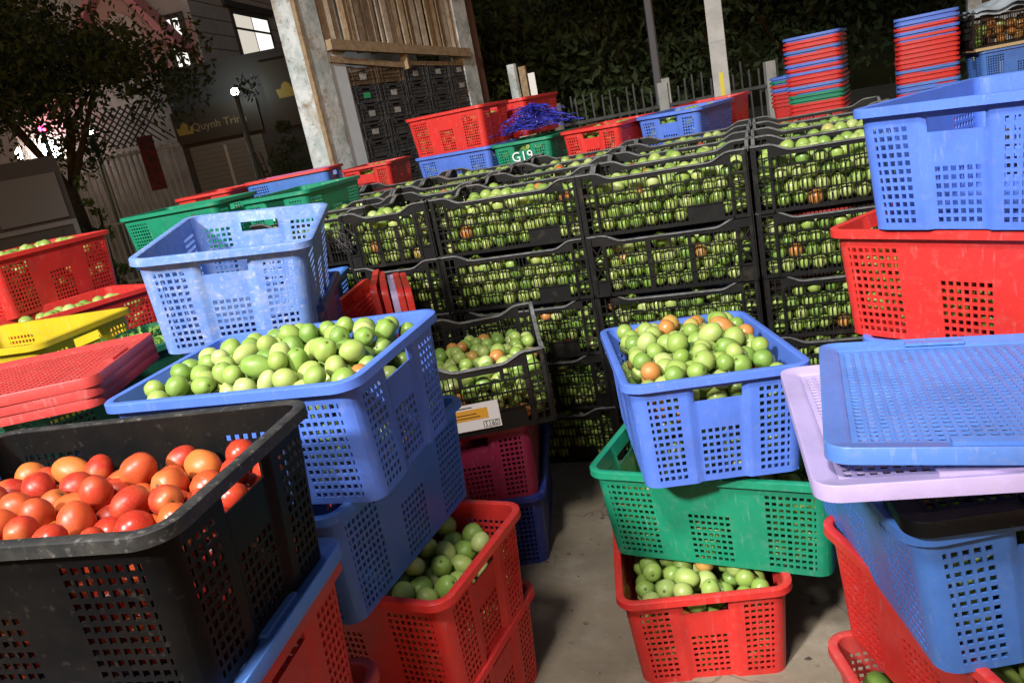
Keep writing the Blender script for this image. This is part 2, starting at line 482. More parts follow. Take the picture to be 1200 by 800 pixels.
def tomato_mat(name, ramp, rough=.3, unit=False, shoulder=None):
    m = bpy.data.materials.new(name); m.use_nodes = True
    nt = m.node_tree; N = nt.nodes; L = nt.links; b = N['Principled BSDF']
    oi = N.new('ShaderNodeObjectInfo'); ge = N.new('ShaderNodeNewGeometry')
    a = N.new('ShaderNodeMath'); a.operation = 'ADD'; fr = N.new('ShaderNodeMath'); fr.operation = 'FRACT'
    L.new(oi.outputs['Random'], a.inputs[0]); L.new(ge.outputs['Random Per Island'], a.inputs[1]); L.new(a.outputs[0], fr.inputs[0])
    cr = N.new('ShaderNodeValToRGB'); cr.color_ramp.interpolation = 'LINEAR'
    e = cr.color_ramp.elements
    e[0].position = ramp[0][0]; e[0].color = (*ramp[0][1], 1); e[1].position = ramp[-1][0]; e[1].color = (*ramp[-1][1], 1)
    for p, c in ramp[1:-1]:
        q = e.new(p); q.color = (*c, 1)
    L.new(fr.outputs[0], cr.inputs[0])
    tc = N.new('ShaderNodeTexCoord'); nz = N.new('ShaderNodeTexNoise'); nz.inputs['Scale'].default_value = 1.4 if unit else 28; nz.inputs['Detail'].default_value = 3
    L.new(tc.outputs['Object'], nz.inputs['Vector'])
    mr = N.new('ShaderNodeMapRange'); mr.inputs['From Min'].default_value = .4; mr.inputs['From Max'].default_value = .72
    mr.inputs['To Max'].default_value = .45
    L.new(nz.outputs['Fac'], mr.inputs['Value'])
    mx = N.new('ShaderNodeMix'); mx.data_type = 'RGBA'; L.new(mr.outputs['Result'], mx.inputs['Factor']); L.new(cr.outputs[0], mx.inputs['A'])
    g = N.new('ShaderNodeMix'); g.data_type = 'RGBA'; g.inputs['Factor'].default_value = .45
    L.new(cr.outputs[0], g.inputs['A']); g.inputs['B'].default_value = (*ramp[-1][1], 1)
    L.new(g.outputs['Result'], mx.inputs['B'])
    n2 = N.new('ShaderNodeTexNoise'); n2.inputs['Scale'].default_value = 13 if unit else 400; n2.inputs['Detail'].default_value = 2
    L.new(tc.outputs['Object'], n2.inputs['Vector'])
    mr2 = N.new('ShaderNodeMapRange'); mr2.inputs['From Min'].default_value = .62; mr2.inputs['From Max'].default_value = .8; mr2.inputs['To Max'].default_value = .3
    L.new(n2.outputs['Fac'], mr2.inputs['Value'])
    m3 = N.new('ShaderNodeMix'); m3.data_type = 'RGBA'; L.new(mr2.outputs['Result'], m3.inputs['Factor'])
    L.new(mx.outputs['Result'], m3.inputs['A']); m3.inputs['B'].default_value = (.5, .46, .28, 1)
    out = m3.outputs['Result']
    if unit:
        sx = N.new('ShaderNodeSeparateXYZ'); L.new(tc.outputs['Object'], sx.inputs[0])
        if shoulder:
            sr = N.new('ShaderNodeMapRange'); sr.inputs['From Min'].default_value = .25; sr.inputs['From Max'].default_value = .95; sr.inputs['To Max'].default_value = .55
            L.new(sx.outputs['Z'], sr.inputs['Value'])
            m4 = N.new('ShaderNodeMix'); m4.data_type = 'RGBA'; L.new(sr.outputs['Result'], m4.inputs['Factor']); L.new(out, m4.inputs['A']); m4.inputs['B'].default_value = (*shoulder, 1)
            out = m4.outputs['Result']
        cx = N.new('ShaderNodeCombineXYZ'); L.new(sx.outputs['X'], cx.inputs[0]); L.new(sx.outputs['Y'], cx.inputs[1])
        ln = N.new('ShaderNodeVectorMath'); ln.operation = 'LENGTH'; L.new(cx.outputs[0], ln.inputs[0])
        s1 = N.new('ShaderNodeMapRange'); s1.inputs['From Min'].default_value = .16; s1.inputs['From Max'].default_value = .10; L.new(ln.outputs['Value'], s1.inputs['Value'])
        gt = N.new('ShaderNodeMath'); gt.operation = 'GREATER_THAN'; gt.inputs[1].default_value = .3; L.new(sx.outputs['Z'], gt.inputs[0])
        mu = N.new('ShaderNodeMath'); mu.operation = 'MULTIPLY'; L.new(s1.outputs['Result'], mu.inputs[0]); L.new(gt.outputs[0], mu.inputs[1])
        m5 = N.new('ShaderNodeMix'); m5.data_type = 'RGBA'; L.new(mu.outputs[0], m5.inputs['Factor']); L.new(out, m5.inputs['A']); m5.inputs['B'].default_value = (.09, .065, .03, 1)
        out = m5.outputs['Result']
        rn = N.new('ShaderNodeMapRange'); rn.inputs['To Min'].default_value = rough - .08; rn.inputs['To Max'].default_value = rough + .25; L.new(nz.outputs['Fac'], rn.inputs['Value'])
        L.new(rn.outputs['Result'], b.inputs['Roughness'])
    L.new(out, b.inputs['Base Color'])
    if not unit: b.inputs['Roughness'].default_value = rough
    b.inputs['Specular IOR Level'].default_value = .45
    b.inputs['Subsurface Weight'].default_value = .0
    return m
RG = [(0, (.13, .245, .038)), (.25, (.2, .32, .052)), (.6, (.275, .375, .078)), (.85, (.345, .42, .11)), (1, (.4, .46, .17))]
RO = [(0, (.42, .17, .04)), (.5, (.5, .19, .05)), (.8, (.46, .3, .07)), (1, (.42, .4, .12))]
RR = [(0, (.38, .02, .012)), (.5, (.45, .035, .016)), (.85, (.5, .08, .02)), (1, (.54, .15, .03))]
TG, TO, TR = tomato_mat('green_tomato_skin', RG, .32), tomato_mat('turning_tomato_skin', RO, .32), tomato_mat('red_tomato_skin', RR, .28)
TGU = tomato_mat('green_tomato_fruit', RG, .36, True, (.2, .34, .06)); TOU = tomato_mat('turning_tomato_fruit', RO, .36, True, (.34, .38, .09)); TRU = tomato_mat('red_tomato_fruit', RR, .34, True, (.5, .17, .04))
CALYX = mat('dry_calyx', (.05, .055, .02), .8)

T_SHAPES = []
for k in range(6):
    V, F = tomato_template(20, 14, (.9, 1.08, 1.22, 1.0, 1.36, 1.16)[k], .15, .02 + .022 * (k % 3), k)
    me = mesh('tomato_body', V, F, 60); T_SHAPES.append(me)
def calyx_mesh():
    V = [(0, 0, .02)]; F = []
    for k in range(5):
        a = 2 * pi * k / 5; 
        V += [(.16 * cos(a - .35), .16 * sin(a - .35), .06), (.62 * cos(a + .1), .62 * sin(a + .1), -.02 + .1 * (k % 2)), (.16 * cos(a + .5), .16 * sin(a + .5), .05)]
        F += [(0, 1 + 3 * k, 2 + 3 * k), (0, 2 + 3 * k, 3 + 3 * k)]
    mb = MB(); mb.add(V, F); mb.tube([(0, 0, 0), (.03, .02, .14), (.09, .03, .26)], [.07, .055, .06], 5)
    return mb.mesh('tomato_calyx')
CALYX_M = calyx_mesh()
STUFF_V, STUFF_F = tomato_template(10, 7, .95, .08, .03, 3)
STUFF_V = np.array(STUFF_V)
stuff = {'green': [], 'red': []}             # (centre, radius, rotation matrix, material index)

def rand_rot():
    q = rng.normal(size=4); q /= np.linalg.norm(q); a, b, c, d = q
    return np.array([[1 - 2 * (c * c + d * d), 2 * (b * c - a * d), 2 * (b * d + a * c)], [2 * (b * c + a * d), 1 - 2 * (b * b + d * d), 2 * (c * d - a * b)],
                     [2 * (b * d - a * c), 2 * (c * d + a * b), 1 - 2 * (b * b + c * c)]])

def drop_fill(hx, hy, z0, zlim, rmean=.029, K=24, sq=.93, maxn=620):
    """drop fruit one by one, each to the lowest of K tried spots; zlim(x, y) is the surface of the heap"""
    P = np.zeros((0, 4)); fails = 0
    while fails < 30 and len(P) < maxn:
        r = rmean * rng.uniform(.86, 1.13)
        c = np.stack([rng.uniform(-hx + r, hx - r, K), rng.uniform(-hy + r, hy - r, K)], 1)
        z = np.full(K, z0 + r)
        if len(P):
            d2 = (c[:, None, 0] - P[None, :, 0]) ** 2 + (c[:, None, 1] - P[None, :, 1]) ** 2
            s = (r + P[None, :, 3]) * sq
            top = np.where(d2 < s * s, P[None, :, 2] + np.sqrt(np.maximum(s * s - d2, 0)), -1)
            z = np.maximum(z, top.max(1))
        k = int(np.argmin(z))
        if z[k] > zlim(c[k, 0], c[k, 1]): fails += 1; continue
        fails = 0
        P = np.vstack([P, [c[k, 0], c[k, 1], z[k], r]])
    return P

single_pool = []       # candidates for single tomatoes: (screen size, world pos, r, colour kind, crate key)
def add_stuff(kind, p, r, mi): stuff[kind].append((p, r, mi))

def world_of(t, P):
    bpy_m = Matrix.Translation(t.location) @ t.rotation_euler.to_matrix().to_4x4()
    A = np.array(bpy_m); return P[:, :3] @ A[:3, :3].T + A[:3, 3], A

def fill_crate(t, level, heap=0.0, kind='green', key=None, rmean=.029, orange=.06, black=False, open_top=True, lean=(0, 0), shell=.075):
    hx, hy = (KL / 2 - .009, KW / 2 - .009) if black else (A0 - .009, B0 - .011)
    H = KH - .02 if black else CH
    zl = lambda x, y: level - rmean * .55 + heap * max(0, 1 - (x / hx) ** 2) * max(0, 1 - (y / hy) ** 2) + lean[0] * x + lean[1] * y
    P = drop_fill(hx, hy, .008, zl, rmean)
    Wp, A = world_of(t, P)
    # see which fruit the camera looks at over the rim
    inv = np.linalg.inv(A); cl = inv[:3, :3] @ np.array(CAMPOS) + inv[:3, 3]
    vis = np.zeros(len(P), bool)
    if key is not None and cl[2] > H:
        for i, (x, y, z, r) in enumerate(P):
            d = cl - P[i, :3]; dist = np.linalg.norm(d); d = d / dist
            if d[2] <= .02: continue
            if z < H:
                tt = (H - z + r * .4) / d[2]; e = P[i, :3] + d * tt
                if abs(e[0]) > hx + .035 or abs(e[1]) > hy + .035: continue
            q = P[:, :3] - P[i, :3]; al = q @ d; perp = np.linalg.norm(q - al[:, None] * d, axis=1)
            blk = (al > r * .6) & (perp < P[:, 3] * .52)
            if not blk.any(): vis[i] = True
    top = P[:, 2].max() if len(P) else 0
    for i, (x, y, z, r) in enumerate(P):
        if kind == 'red': mi = 0
        else: mi = 1 if rng.random() < orange else 0
        if vis[i]:
            dist = np.linalg.norm(Wp[i] - np.array(CAMPOS))
            single_pool.append((r / dist, Wp[i], r, kind, mi, key, rand_rot()))
        elif (hx - abs(x) < shell) or (hy - abs(y) < shell) or z > level - .09:
            add_stuff(kind, Wp[i], r, mi)

def flush_stuff(kind, mats, label):
    L = stuff[kind]
    if not L: return
    nv = len(STUFF_V); nf = len(STUFF_F)
    V = np.zeros((len(L) * nv, 3))
    for i, (p, r, mi) in enumerate(L):
        s = np.array([1, 1, rng.uniform(.9, 1.1)]) * r
        V[i * nv:(i + 1) * nv] = (STUFF_V * s) @ rand_rot().T + p
    sizes = np.array([len(f) for f in STUFF_F]); flat = np.concatenate([np.array(f) for f in STUFF_F])
    loops = (flat[None, :] + (np.arange(len(L)) * nv)[:, None]).ravel()
    tot = np.tile(sizes, len(L)); start = np.concatenate([[0], np.cumsum(tot)[:-1]])
    me = bpy.data.meshes.new(kind + '_tomatoes')
    me.vertices.add(len(V)); me.vertices.foreach_set('co', V.ravel())
    me.loops.add(len(loops)); me.loops.foreach_set('vertex_index', loops.astype(np.int32))
    me.polygons.add(len(tot)); me.polygons.foreach_set('loop_start', start.astype(np.int32)); me.polygons.foreach_set('loop_total', tot.astype(np.int32))
    me.polygons.foreach_set('material_index', np.repeat([q[2] for q in L], nf).astype(np.int32))
    me.polygons.foreach_set('use_smooth', np.ones(len(tot), bool))
    for m in mats: me.materials.append(m)
    me.update(); me.validate()
    o = bpy.data.objects.new(kind + '_tomatoes', me); COL.objects.link(o)
    tag(o, label, 'tomatoes', kind='stuff')

# ================================================================== SETTING
ground_m = mat('yard_concrete', (.27, .22, .16), .85, .3, noise=(1.7, (.17, .135, .098), .36, .62),
               dust=[((.36, .32, .26), 7, .5, .75, .6), ((.12, .1, .08), 3.3, .58, .74, .5), ((.07, .06, .045), 34, .62, .72, .6), ((.42, .38, .32), 90, .6, .75, .5), ((.13, .115, .09), 1.1, .5, .72, .55)], bump=(38, .35, .006), coords='Object')
def add_cracks(m):
    nt = m.node_tree; Nn = nt.nodes; Lk = nt.links; b = Nn['Principled BSDF']; src = b.inputs['Base Color'].links[0].from_socket
    tc = Nn.new('ShaderNodeTexCoord'); nz = Nn.new('ShaderNodeTexNoise'); nz.inputs['Scale'].default_value = 3.5; nz.inputs['Detail'].default_value = 5
    Lk.new(tc.outputs['Object'], nz.inputs['Vector'])
    sc2 = Nn.new('ShaderNodeVectorMath'); sc2.operation = 'SCALE'; sc2.inputs['Scale'].default_value = .45; Lk.new(nz.outputs['Color'], sc2.inputs[0])
    ad = Nn.new('ShaderNodeVectorMath'); ad.operation = 'ADD'; Lk.new(tc.outputs['Object'], ad.inputs[0]); Lk.new(sc2.outputs[0], ad.inputs[1])
    vo = Nn.new('ShaderNodeTexVoronoi'); vo.feature = 'DISTANCE_TO_EDGE'; vo.inputs['Scale'].default_value = 1.15; Lk.new(ad.outputs[0], vo.inputs['Vector'])
    mr = Nn.new('ShaderNodeMapRange'); mr.inputs['From Min'].default_value = .007; mr.inputs['From Max'].default_value = .002; mr.inputs['To Max'].default_value = .55; Lk.new(vo.outputs['Distance'], mr.inputs['Value'])
    mx = Nn.new('ShaderNodeMix'); mx.data_type = 'RGBA'; Lk.new(mr.outputs['Result'], mx.inputs['Factor']); Lk.new(src, mx.inputs['A']); mx.inputs['B'].default_value = (.07, .06, .05, 1)
    Lk.new(mx.outputs['Result'], b.inputs['Base Color'])
add_cracks(ground_m)
mb = MB()
N = 40
xs = np.linspace(-60, 60, N); ys = np.linspace(-30, 90, N)
V = [(x, y, 0) for y in ys for x in xs]; F = [(j * N + i, j * N + i + 1, (j + 1) * N + i + 1, (j + 1) * N + i) for j in range(N - 1) for i in range(N - 1)]
g = obj('ground', mesh('ground', V, F), ground_m); tag(g, None, None, kind='structure')

rr = random.Random(77); V = []; F = []
for k in range(230):
    x, y = rr.uniform(-.4, 1.3), rr.uniform(-1.7, -.02); sz = rr.choice([.003, .004, .005, .007, .011]); a = rr.uniform(0, 6.28); b0 = len(V)
    for q in range(5):
        t_ = a + q * 1.257; V.append((x + cos(t_) * sz * rr.uniform(.5, 1.2), y + sin(t_) * sz * rr.uniform(.3, .8), .0012 + rr.uniform(0, .002)))
    V.append((x, y, .003 + sz * .4)); F += [(b0 + q, b0 + (q + 1) % 5, b0 + 5) for q in range(5)]
lt = obj('floor_litter', mesh('floor_litter', V, F), mat('dry_litter', (.16, .12, .06), .9, noise=(11, (.04, .03, .02), .45, .6), dust=((.3, .3, .12), 5, .6, .65, .8)))
tag(lt, 'dry crumbs and leaf scraps scattered on the concrete', 'litter', kind='stuff')

rr = random.Random(5); V = []; F = []; nh = 60
for j in range(7):
    for i in range(nh):
        a = -1.5 + 3.0 * i / (nh - 1); d = 26 + j * 4.5
        V.append((-2 + sin(a) * d, 2 + cos(a) * d, (0, 5, 9.5, 13, 15.5, 17, 18)[j] + (rr.uniform(-.9, .9) if j else -.5)))
for j in range(6):
    for i in range(nh - 1): F.append((j * nh + i, j * nh + i + 1, (j + 1) * nh + i + 1, (j + 1) * nh + i))
hl = obj('sky_block_backdrop', mesh('sky_block_backdrop', V, F), mat('backdrop_dark_green', (.03, .04, .022), .95, .1, noise=(.8, (.05, .06, .03), .4, .7))); tag(hl, None, None, kind='structure')  # added dark backdrop, blocks the sky glow showing between the trees

# ---- the pile of black crates (X along the pile, Y away from the camera)
GX = .605; GY = .405; GZ = .231
lev = ['bottom', 'second from the floor', 'middle', 'second from the top', 'top']
colname = {-2: 'narrow left column', -1: 'second column from the left', 0: 'third column from the left', 1: 'right column'}
colnear = {-2: 'behind the standing red lids', -1: 'behind the labelled black crate', 0: 'behind the blue tomato crate', 1: 'beside the red crate'}
FILLS = []
for s in range(4):
    FILLS.append(drop_fill(KL / 2 - .008, KW / 2 - .008, .008, lambda x, y: .174 + .022 * cos(x * 9 + s * 2 + y * 7) + .014 * (1 - (x / .29) ** 2), .0262, 44, .88))
def pile_fill(t, shell_front, shell_top, yaw, side=False):
    P = FILLS[random.randrange(4)].copy()
    if random.random() < .5: P[:, 0] *= -1
    if random.random() < .5: P[:, 1] *= -1
    if shell_front:
        hw = (KW if side else KL) / 2; dp = (KL if side else KW) / 2; G = []
        for lay in range(2):
            for j in range(4):
                nx = int((2 * hw - .02) / .0515)
                for i in range(nx):
                    r = .0262 * rng.uniform(.9, 1.08)
                    a_ = (i - (nx - 1) / 2 + (.5 if (j + lay) % 2 else 0)) * .0525 + rng.uniform(-.007, .007)
                    if abs(a_) > hw - .03: continue
                    d_ = -dp + .006 + r + lay * .044 + rng.uniform(0, .008); z_ = .034 + j * .045 + rng.uniform(-.006, .006)
                    if j == 3 and rng.random() < .3: continue
                    G.append((d_, a_, z_, r) if side else (a_, d_, z_, r))
        ok = (P[:, 0] > -KL / 2 + .1) if side else (P[:, 1] > -KW / 2 + .1)
        P = np.vstack([np.array(G), P[ok | (P[:, 2] > .185)]])
    Wp, A = world_of(t, P)
    for i, (x, y, z, r) in enumerate(P):
        fx = (y < -KW / 2 + .125) if not side else (x < -KL / 2 + .125)
        if (shell_front and fx) or (shell_top and z > .1):
            u = rng.random(); mi = 0 if u > .026 else (1 if u > .006 else 2)
            add_stuff('green', Wp[i], r, mi)
rowname = {0: 'front row', 1: 'second row back', 2: 'third row back', 3: 'fourth row back'}
def jit(s): return random.uniform(-s, s)
for c in (-1, 0, 1):
    for k in range(5):
        x = (c + .5) * GX if c != 1 else (c + .5) * GX + .012
        t = black_crate(f'black tomato crate, {lev[k]}, pile column {colnear[c]}', (x + jit(.004), GY / 2 - .2 + .197 + jit(.006), k * GZ), jit(.7),
                        1 if (c, k) in ((0, 3), (-1, 1), (1, 0)) else 0, group='black crates piled in a wall')
        pile_fill(t, True, k == 4, 0)
    for rw in (1, 2, 3):
        for k in (3, 4):
            if k == 3 and rw < 3: continue
            x = (c + .5) * GX if c != 1 else (c + .5) * GX + .012
            t = black_crate(f'black tomato crate, {"top" if k == 4 else "second"} layer, {rowname[rw]}, {colname[c]}', (x + jit(.006), GY / 2 - .003 + rw * GY + jit(.006), k * GZ), jit(.9),
                            rw % 2, group='black crates piled in a wall')
            pile_fill(t, rw == 1 and False, k == 4, 0)
for k in range(5):      # narrow column: crates turned end-on
    t = black_crate(f'black tomato crate turned end-on, {lev[k]}, narrow left column', (-GX - .205 + jit(.004), .297, k * GZ), 90 + jit(.8), 1 if k == 4 else 0,
                    group='black crates piled in a wall')
    pile_fill(t, True, k == 4, 0, side=True)
n = 0
for (x, y) in ((-.91, .82), (-1.52, .82), (-1.30, .40), (-.91, 1.23), (-1.52, 1.23), (-.91, 1.64), (-1.52, 1.64), (-2.13, 1.23), (-2.13, 1.64)):
    n += 1
    t = black_crate(f'black tomato crate at the pile left rear, {["first","second","third","fourth","fifth","sixth","seventh","eighth","ninth"][n-1]} from the front',
                    (x, y, 4 * GZ), jit(1), n % 2, group='black crates piled in a wall')
    pile_fill(t, False, True, 0)
    for k in ((3, 2) if y < .5 else (3,)):
        t = black_crate(f'black tomato crate, {"one" if k == 3 else "two"} below the {["first","second","third","fourth","fifth","sixth","seventh","eighth","ninth"][n-1]} left rear pile crate',
                    (x, y, k * GZ), jit(1), n % 2, group='black crates piled in a wall')
        pile_fill(t, y < .5, False, 0)

# ---- right-hand front stack: red, green, blue
P_ = .2565
t = crate('red crate of green tomatoes on the concrete under the bright green crate', PR, (.383, -.959, 0), 101.5)
fill_crate(t, .245, .02, key='red crate under the bright green crate', rmean=.0262)
t = crate('bright green crate set crosswise between a red crate and a blue crate', PG, (.496, -.947, P_), -10.8)
fill_crate(t, .165, .0, key='bright green crate', rmean=.0262)
t = crate('blue crate heaped with green tomatoes on top of the bright green crate', PB, (.443, -.948, 2 * P_ + .012), 106.4, (2.2, 3.2))
fill_crate(t, .268, .04, key='blue crate on the bright green crate', rmean=.0242, orange=.1)

# ---- left front stack
t = crate('red crate on the concrete at the foot of the left stack', PR, (-.31, -1.375, 0), -6)
fill_crate(t, .2, 0, rmean=.03)
t = crate('red crate of shaded green tomatoes under two blue crates', PR, (-.287, -1.414, P_), -7.2)
fill_crate(t, .235, .02, key='red crate under the two blue crates', rmean=.0265, orange=.0)
t = crate('blue crate squeezed between the heaped blue crate and the red crate of green tomatoes', PB2, (-.328, -1.437, 2 * P_), 85.9)
t = crate('big blue crate heaped with green tomatoes behind the black crate of red tomatoes', PB, (-.337, -1.507, 3 * P_ + .004), -1.1, (2.2, -1.0))
fill_crate(t, .262, .045, key='big blue crate on the left stack', rmean=.0232, orange=.02, lean=(.02, .0))

# ---- near left stack with the black crate of ripe tomatoes
t = crate('red crate at the bottom of the near left stack', PR2, (-.36, -2.08, 0), 6)
t = crate('red crate with its rim corner poking out below the blue-lidded red crate', PR2, (-.35, -2.05, P_), 7)
t = crate('red crate with a blue lid under the black crate of red tomatoes', PR, (-.332, -2.092, 2 * P_), 7.5)
lid('blue lid lying on the red crate under the black crate of red tomatoes', PLB, (-.325, -2.088, 3 * P_ + .002), (0, 0, 7.5))
t = crate('black crate full of ripe red tomatoes in the left foreground', PK, (-.32, -2.091, 3 * P_ + .028), 7.1, (-.4, .8), rim=PKD)
fill_crate(t, .207, .03, kind='red', key='black crate in the left foreground', rmean=.0248, lean=(.03, .02))

# ---- black labelled crate on maroon crate
t = crate('dark blue crate on the concrete under the maroon crate', PDB, (-.36, -.5, 0), 103)
t = crate('maroon crate under the black crate with a paper label', PM, (-.353, -.523, P_), 105)
tl = black_crate('black slatted crate of green tomatoes with a white and orange paper label', (-.29, -.532, 2 * P_ + .002), 109.3, 0)
fill_crate(tl, .15, .035, key='black crate with the paper label', rmean=.025, black=True, orange=.1)
lb = MB().box(-.0012, 0, -.09, .085, 0, .085).mesh('paper_label')
WHITE = mat('white_paper', (.75, .74, .72), .7); ORANGE = mat('orange_print', (.72, .36, .03), .7); INK = mat('black_ink', (.02, .02, .02), .6)
lo = obj('paper_label', lb, WHITE, tl, (-KL / 2 - .0065, .055, .018))
obj('printed_panel', MB().box(-.0005, 0, -.055, .08, .034, .068).mesh('printed_panel'), ORANGE, lo, (-.0014, 0, 0))
obj('number_frame', MB().box(-.0004, 0, -.085, -.035, .004, .024).mesh('number_frame'), INK, lo, (-.0014, 0, 0))
obj('number_field', MB().box(-.0004, 0, -.083, -.037, .006, .022).mesh('number_field'), WHITE, lo, (-.0019, 0, 0))
def text_mesh(s, size, ext=.0006, name='lettering'):
    cu = bpy.data.curves.new(name, 'FONT'); cu.body = s; cu.size = size; cu.extrude = ext; cu.align_x = 'CENTER'; cu.align_y = 'CENTER'; cu.resolution_u = 3
    o = bpy.data.objects.new(name, cu); COL.objects.link(o)
    dg = bpy.context.evaluated_depsgraph_get(); me = bpy.data.meshes.new_from_object(o.evaluated_get(dg))
    bpy.data.objects.remove(o); 
    if not me.materials: me.materials.append(None)
    return me
obj('lettering', text_mesh('1160', .0205, .0008), INK, lo, (-.0024, -.060, .0138), (pi / 2, 0, -pi / 2))
for k in range(3):
    obj('printed_line', MB().box(-.0003, 0, -.03 + .01 * k, .07, .0, .0025).mesh('printed_line'), INK, lo, (-.0022, 0, (.042, .052, .074)[k]))

# ---- right foreground stack with lids
t = crate('red crate of green tomatoes on the concrete at the lower right edge', PR2, (.985, -1.60, 0), 108)
fill_crate(t, .225, .02, key='red crate at the lower right edge', rmean=.029)
t = crate('red crate under the blue crate at the right edge, rim corner sticking out', PR, (1.019, -1.525, P_), 114.8)
fill_crate(t, .2, 0, rmean=.03)
t = crate('blue crate under the pile of lids at the right edge', PB2, (.958, -1.47, 2 * P_), 104.5, (-4.5, 1.5))
fill_crate(t, .21, 0, rmean=.03)
lid('black lid under the lilac lid on the right-hand blue crate', PK, (.972, -1.505, .778), (-4.3, 1.5, 98))
lid('lilac lid under the blue lid at the right edge', PLIL, (.884, -1.561, .830), (-.8, 5.1, 93.6))
lid('blue perforated lid on top of the lilac lid at the right edge', PLB, (.932, -1.547, .860), (1.1, 5.6, 87.6))

# ---- right rear stack
t = crate('blue crate on the concrete at the bottom of the right rear stack', PB2, (1.17, -.95, 0), -33)
t = crate('blue crate second from the floor in the right rear stack', PB2, (1.18, -.95, P_), -31)
t = crate('blue crate under the tall red crate in the right rear stack', PB, (1.20, -.96, 2 * P_), -33)
t = crate('red crate of tomatoes under the big blue crate at the right', PR, (1.149, -.937, 3 * P_), -35.9)
fill_crate(t, .22, 0, rmean=.03, orange=.3)
t = crate('big empty blue crate topping the right rear stack', PB, (1.179, -.892, 4 * P_ + .004), 55.3, (.3, .5))

# ---- left rear group
t = crate('light blue dusty worn crate standing empty at the left', PBW, (-.765, -.99, 4 * P_ - .02), 115.3, (5.6, -4.2))
t.scale = (1.05, 1.06, 1.0)
for k in range(4):
    crate(f'dark blue crate, {["fourth","third","second","first"][k]} below the light blue worn crate', PDB, (-.80, -.90, k * P_), 112 + k)
t = crate('dark green crate of leafy greens beside the stacked red lids', PDG, (-1.27, -1.117, 2.8 * P_), 71)
herb = t
for k in range(3):
    crate(f'dark blue crate, {["third","second","first"][k]} below the dark green crate of greens', PDB, (-1.28, -1.13, k * .236), 70)
for k in range(3):
    lid(f'red lid, {["lowest","middle","topmost"][k]} of the three stacked by the black crate of red tomatoes', PR2, (-1.13 + .004 * k, -1.52 - .003 * k, .975 + k * .0235), (0, 0, 22.5 + k * .7))
for k in range(3):
    t = crate(f'dark blue crate, {["third","second","first"][k]} below the three stacked red lids', PDB, (-1.2, -1.62, k * P_), 22)
t = crate('yellow crate of tomatoes at the left edge', PY, (-1.68, -1.03, 3 * P_ + .02), 3)
fill_crate(t, .15, 0, rmean=.03)
for k in range(3): crate(f'red crate, {["third","second","first"][k]} below the yellow crate', PR2, (-1.74, -1.0, k * (P_ + .005)), 2)
t = crate('low red crate of green tomatoes between the yellow crate and tall red crate', PR, (-2.09, -.46, 3 * P_), 71)
fill_crate(t, .23, .02, key='low red crate at the left', rmean=.03)
for k in range(3): crate(f'red crate, {["third","second","first"][k]} below the low red crate of green tomatoes', PR2, (-2.09, -.46, k * P_), 72)
t = crate('tall-standing red crate of tomatoes at the far left edge', PR, (-2.44, -.26, 4 * P_ - .016), 84.9)
fill_crate(t, .25, .02, key='red crate at the far left edge', rmean=.03)
for k in range(4): crate(f'red crate, {["fourth","third","second","first"][k]} below the red crate at the far left edge', PR2, (-2.56, -.20, k * .2515), 84)
t = crate('mid blue crate half hidden behind the light blue worn crate', PB2, (-1.188, -.241, .673), 107.9)
fill_crate(t, .15, 0, rmean=.03)
for k in range(3): crate(f'dark blue crate, {["third","second","first"][k]} below the half hidden mid blue crate', PDB, (-1.19, -.24, k * .224), 107)
t = crate('red crate holding upright lids behind the heaped blue crate', PR, (-.76, -.25, P_), 30)
fill_crate(t, .09, 0, rmean=.03)
crate('red crate below the one holding upright lids', PR2, (-.76, -.25, 0), 30)
SL = [(-.845, -.25, 16, 9, -.03, PR, 'leftmost red lid standing upright, turned to show its holes'),
      (-.790, -.24, 3, 1, .0, PR, 'tallest upright red lid, second from the left'),
      (-.765, -.24, 0, 0, -.01, PR, 'third upright red lid from the left'),
      (-.735, -.23, 0, 0, -.03, PLIL, 'lilac lid standing upright between red lids'),
      (-.710, -.23, 0, 0, -.025, PR, 'upright red lid just right of the lilac lid'),
      (-.684, -.22, 0, 0, -.03, PR, 'rightmost red lid standing upright in the row')]
for x, y, a, tl_, dz, m, lb_ in SL:
    nrm = Matrix.Rotation(R(-a), 3, 'Z') @ Vector((.88, .47, 0))
    up = (Vector((0, 0, 1)) - nrm * math.tan(R(tl_))).normalized(); nrm = (nrm - up * nrm.dot(up)).normalized(); yy = nrm.cross(up)
    t = thing('crate_lid', lb_, 'lid', (x, y, .63 + dz), Matrix(((up.x, yy.x, nrm.x), (up.y, yy.y, nrm.y), (up.z, yy.z, nrm.z))).to_euler())
    obj('panel', LID_P, m, t); obj('frame', LID_F, m, t)

# ---- coloured crates behind the pile
def stackof(label, m, x, y, z, yaw, fillit=None, below=4, **kw):
    t = crate(label, m, (x, y, z), yaw)
    if fillit: fill_crate(t, fillit, .01, rmean=.03, **kw)
    nm = ['first', 'second', 'third', 'fourth']
    for k in range(below):
        crate(f'crate {nm[k]} below the {label}'.replace('crate first', 'blue crate first')[:110] if False else f'blue crate, {nm[k]} under the {short(label)}', PB2, (x, y, z - (k + 1) * (z / below)), yaw + k)
    return t
def short(l): return ' '.join(l.split()[:9])
stackof('blue crate under the pair of red crates behind the pile', PB, -1.251, 2.226, 1.0, -12, .2)
t = crate('red crate on the blue crate behind the pile', PR, (-1.27, 2.25, 1.258), -10); fill_crate(t, .2, 0, rmean=.03, orange=.5)
t = stackof('bright green crate with white lettering under the blue string', PG, -.76, 2.25, .995, 85, .2)
obj('lettering', text_mesh('G19', .085, .001), mat('white_paint', (.8, .8, .8), .6), t, (-CL / 2 + .012, .0, .16), (pi / 2 + .1, 0, -pi / 2))
green_t = t
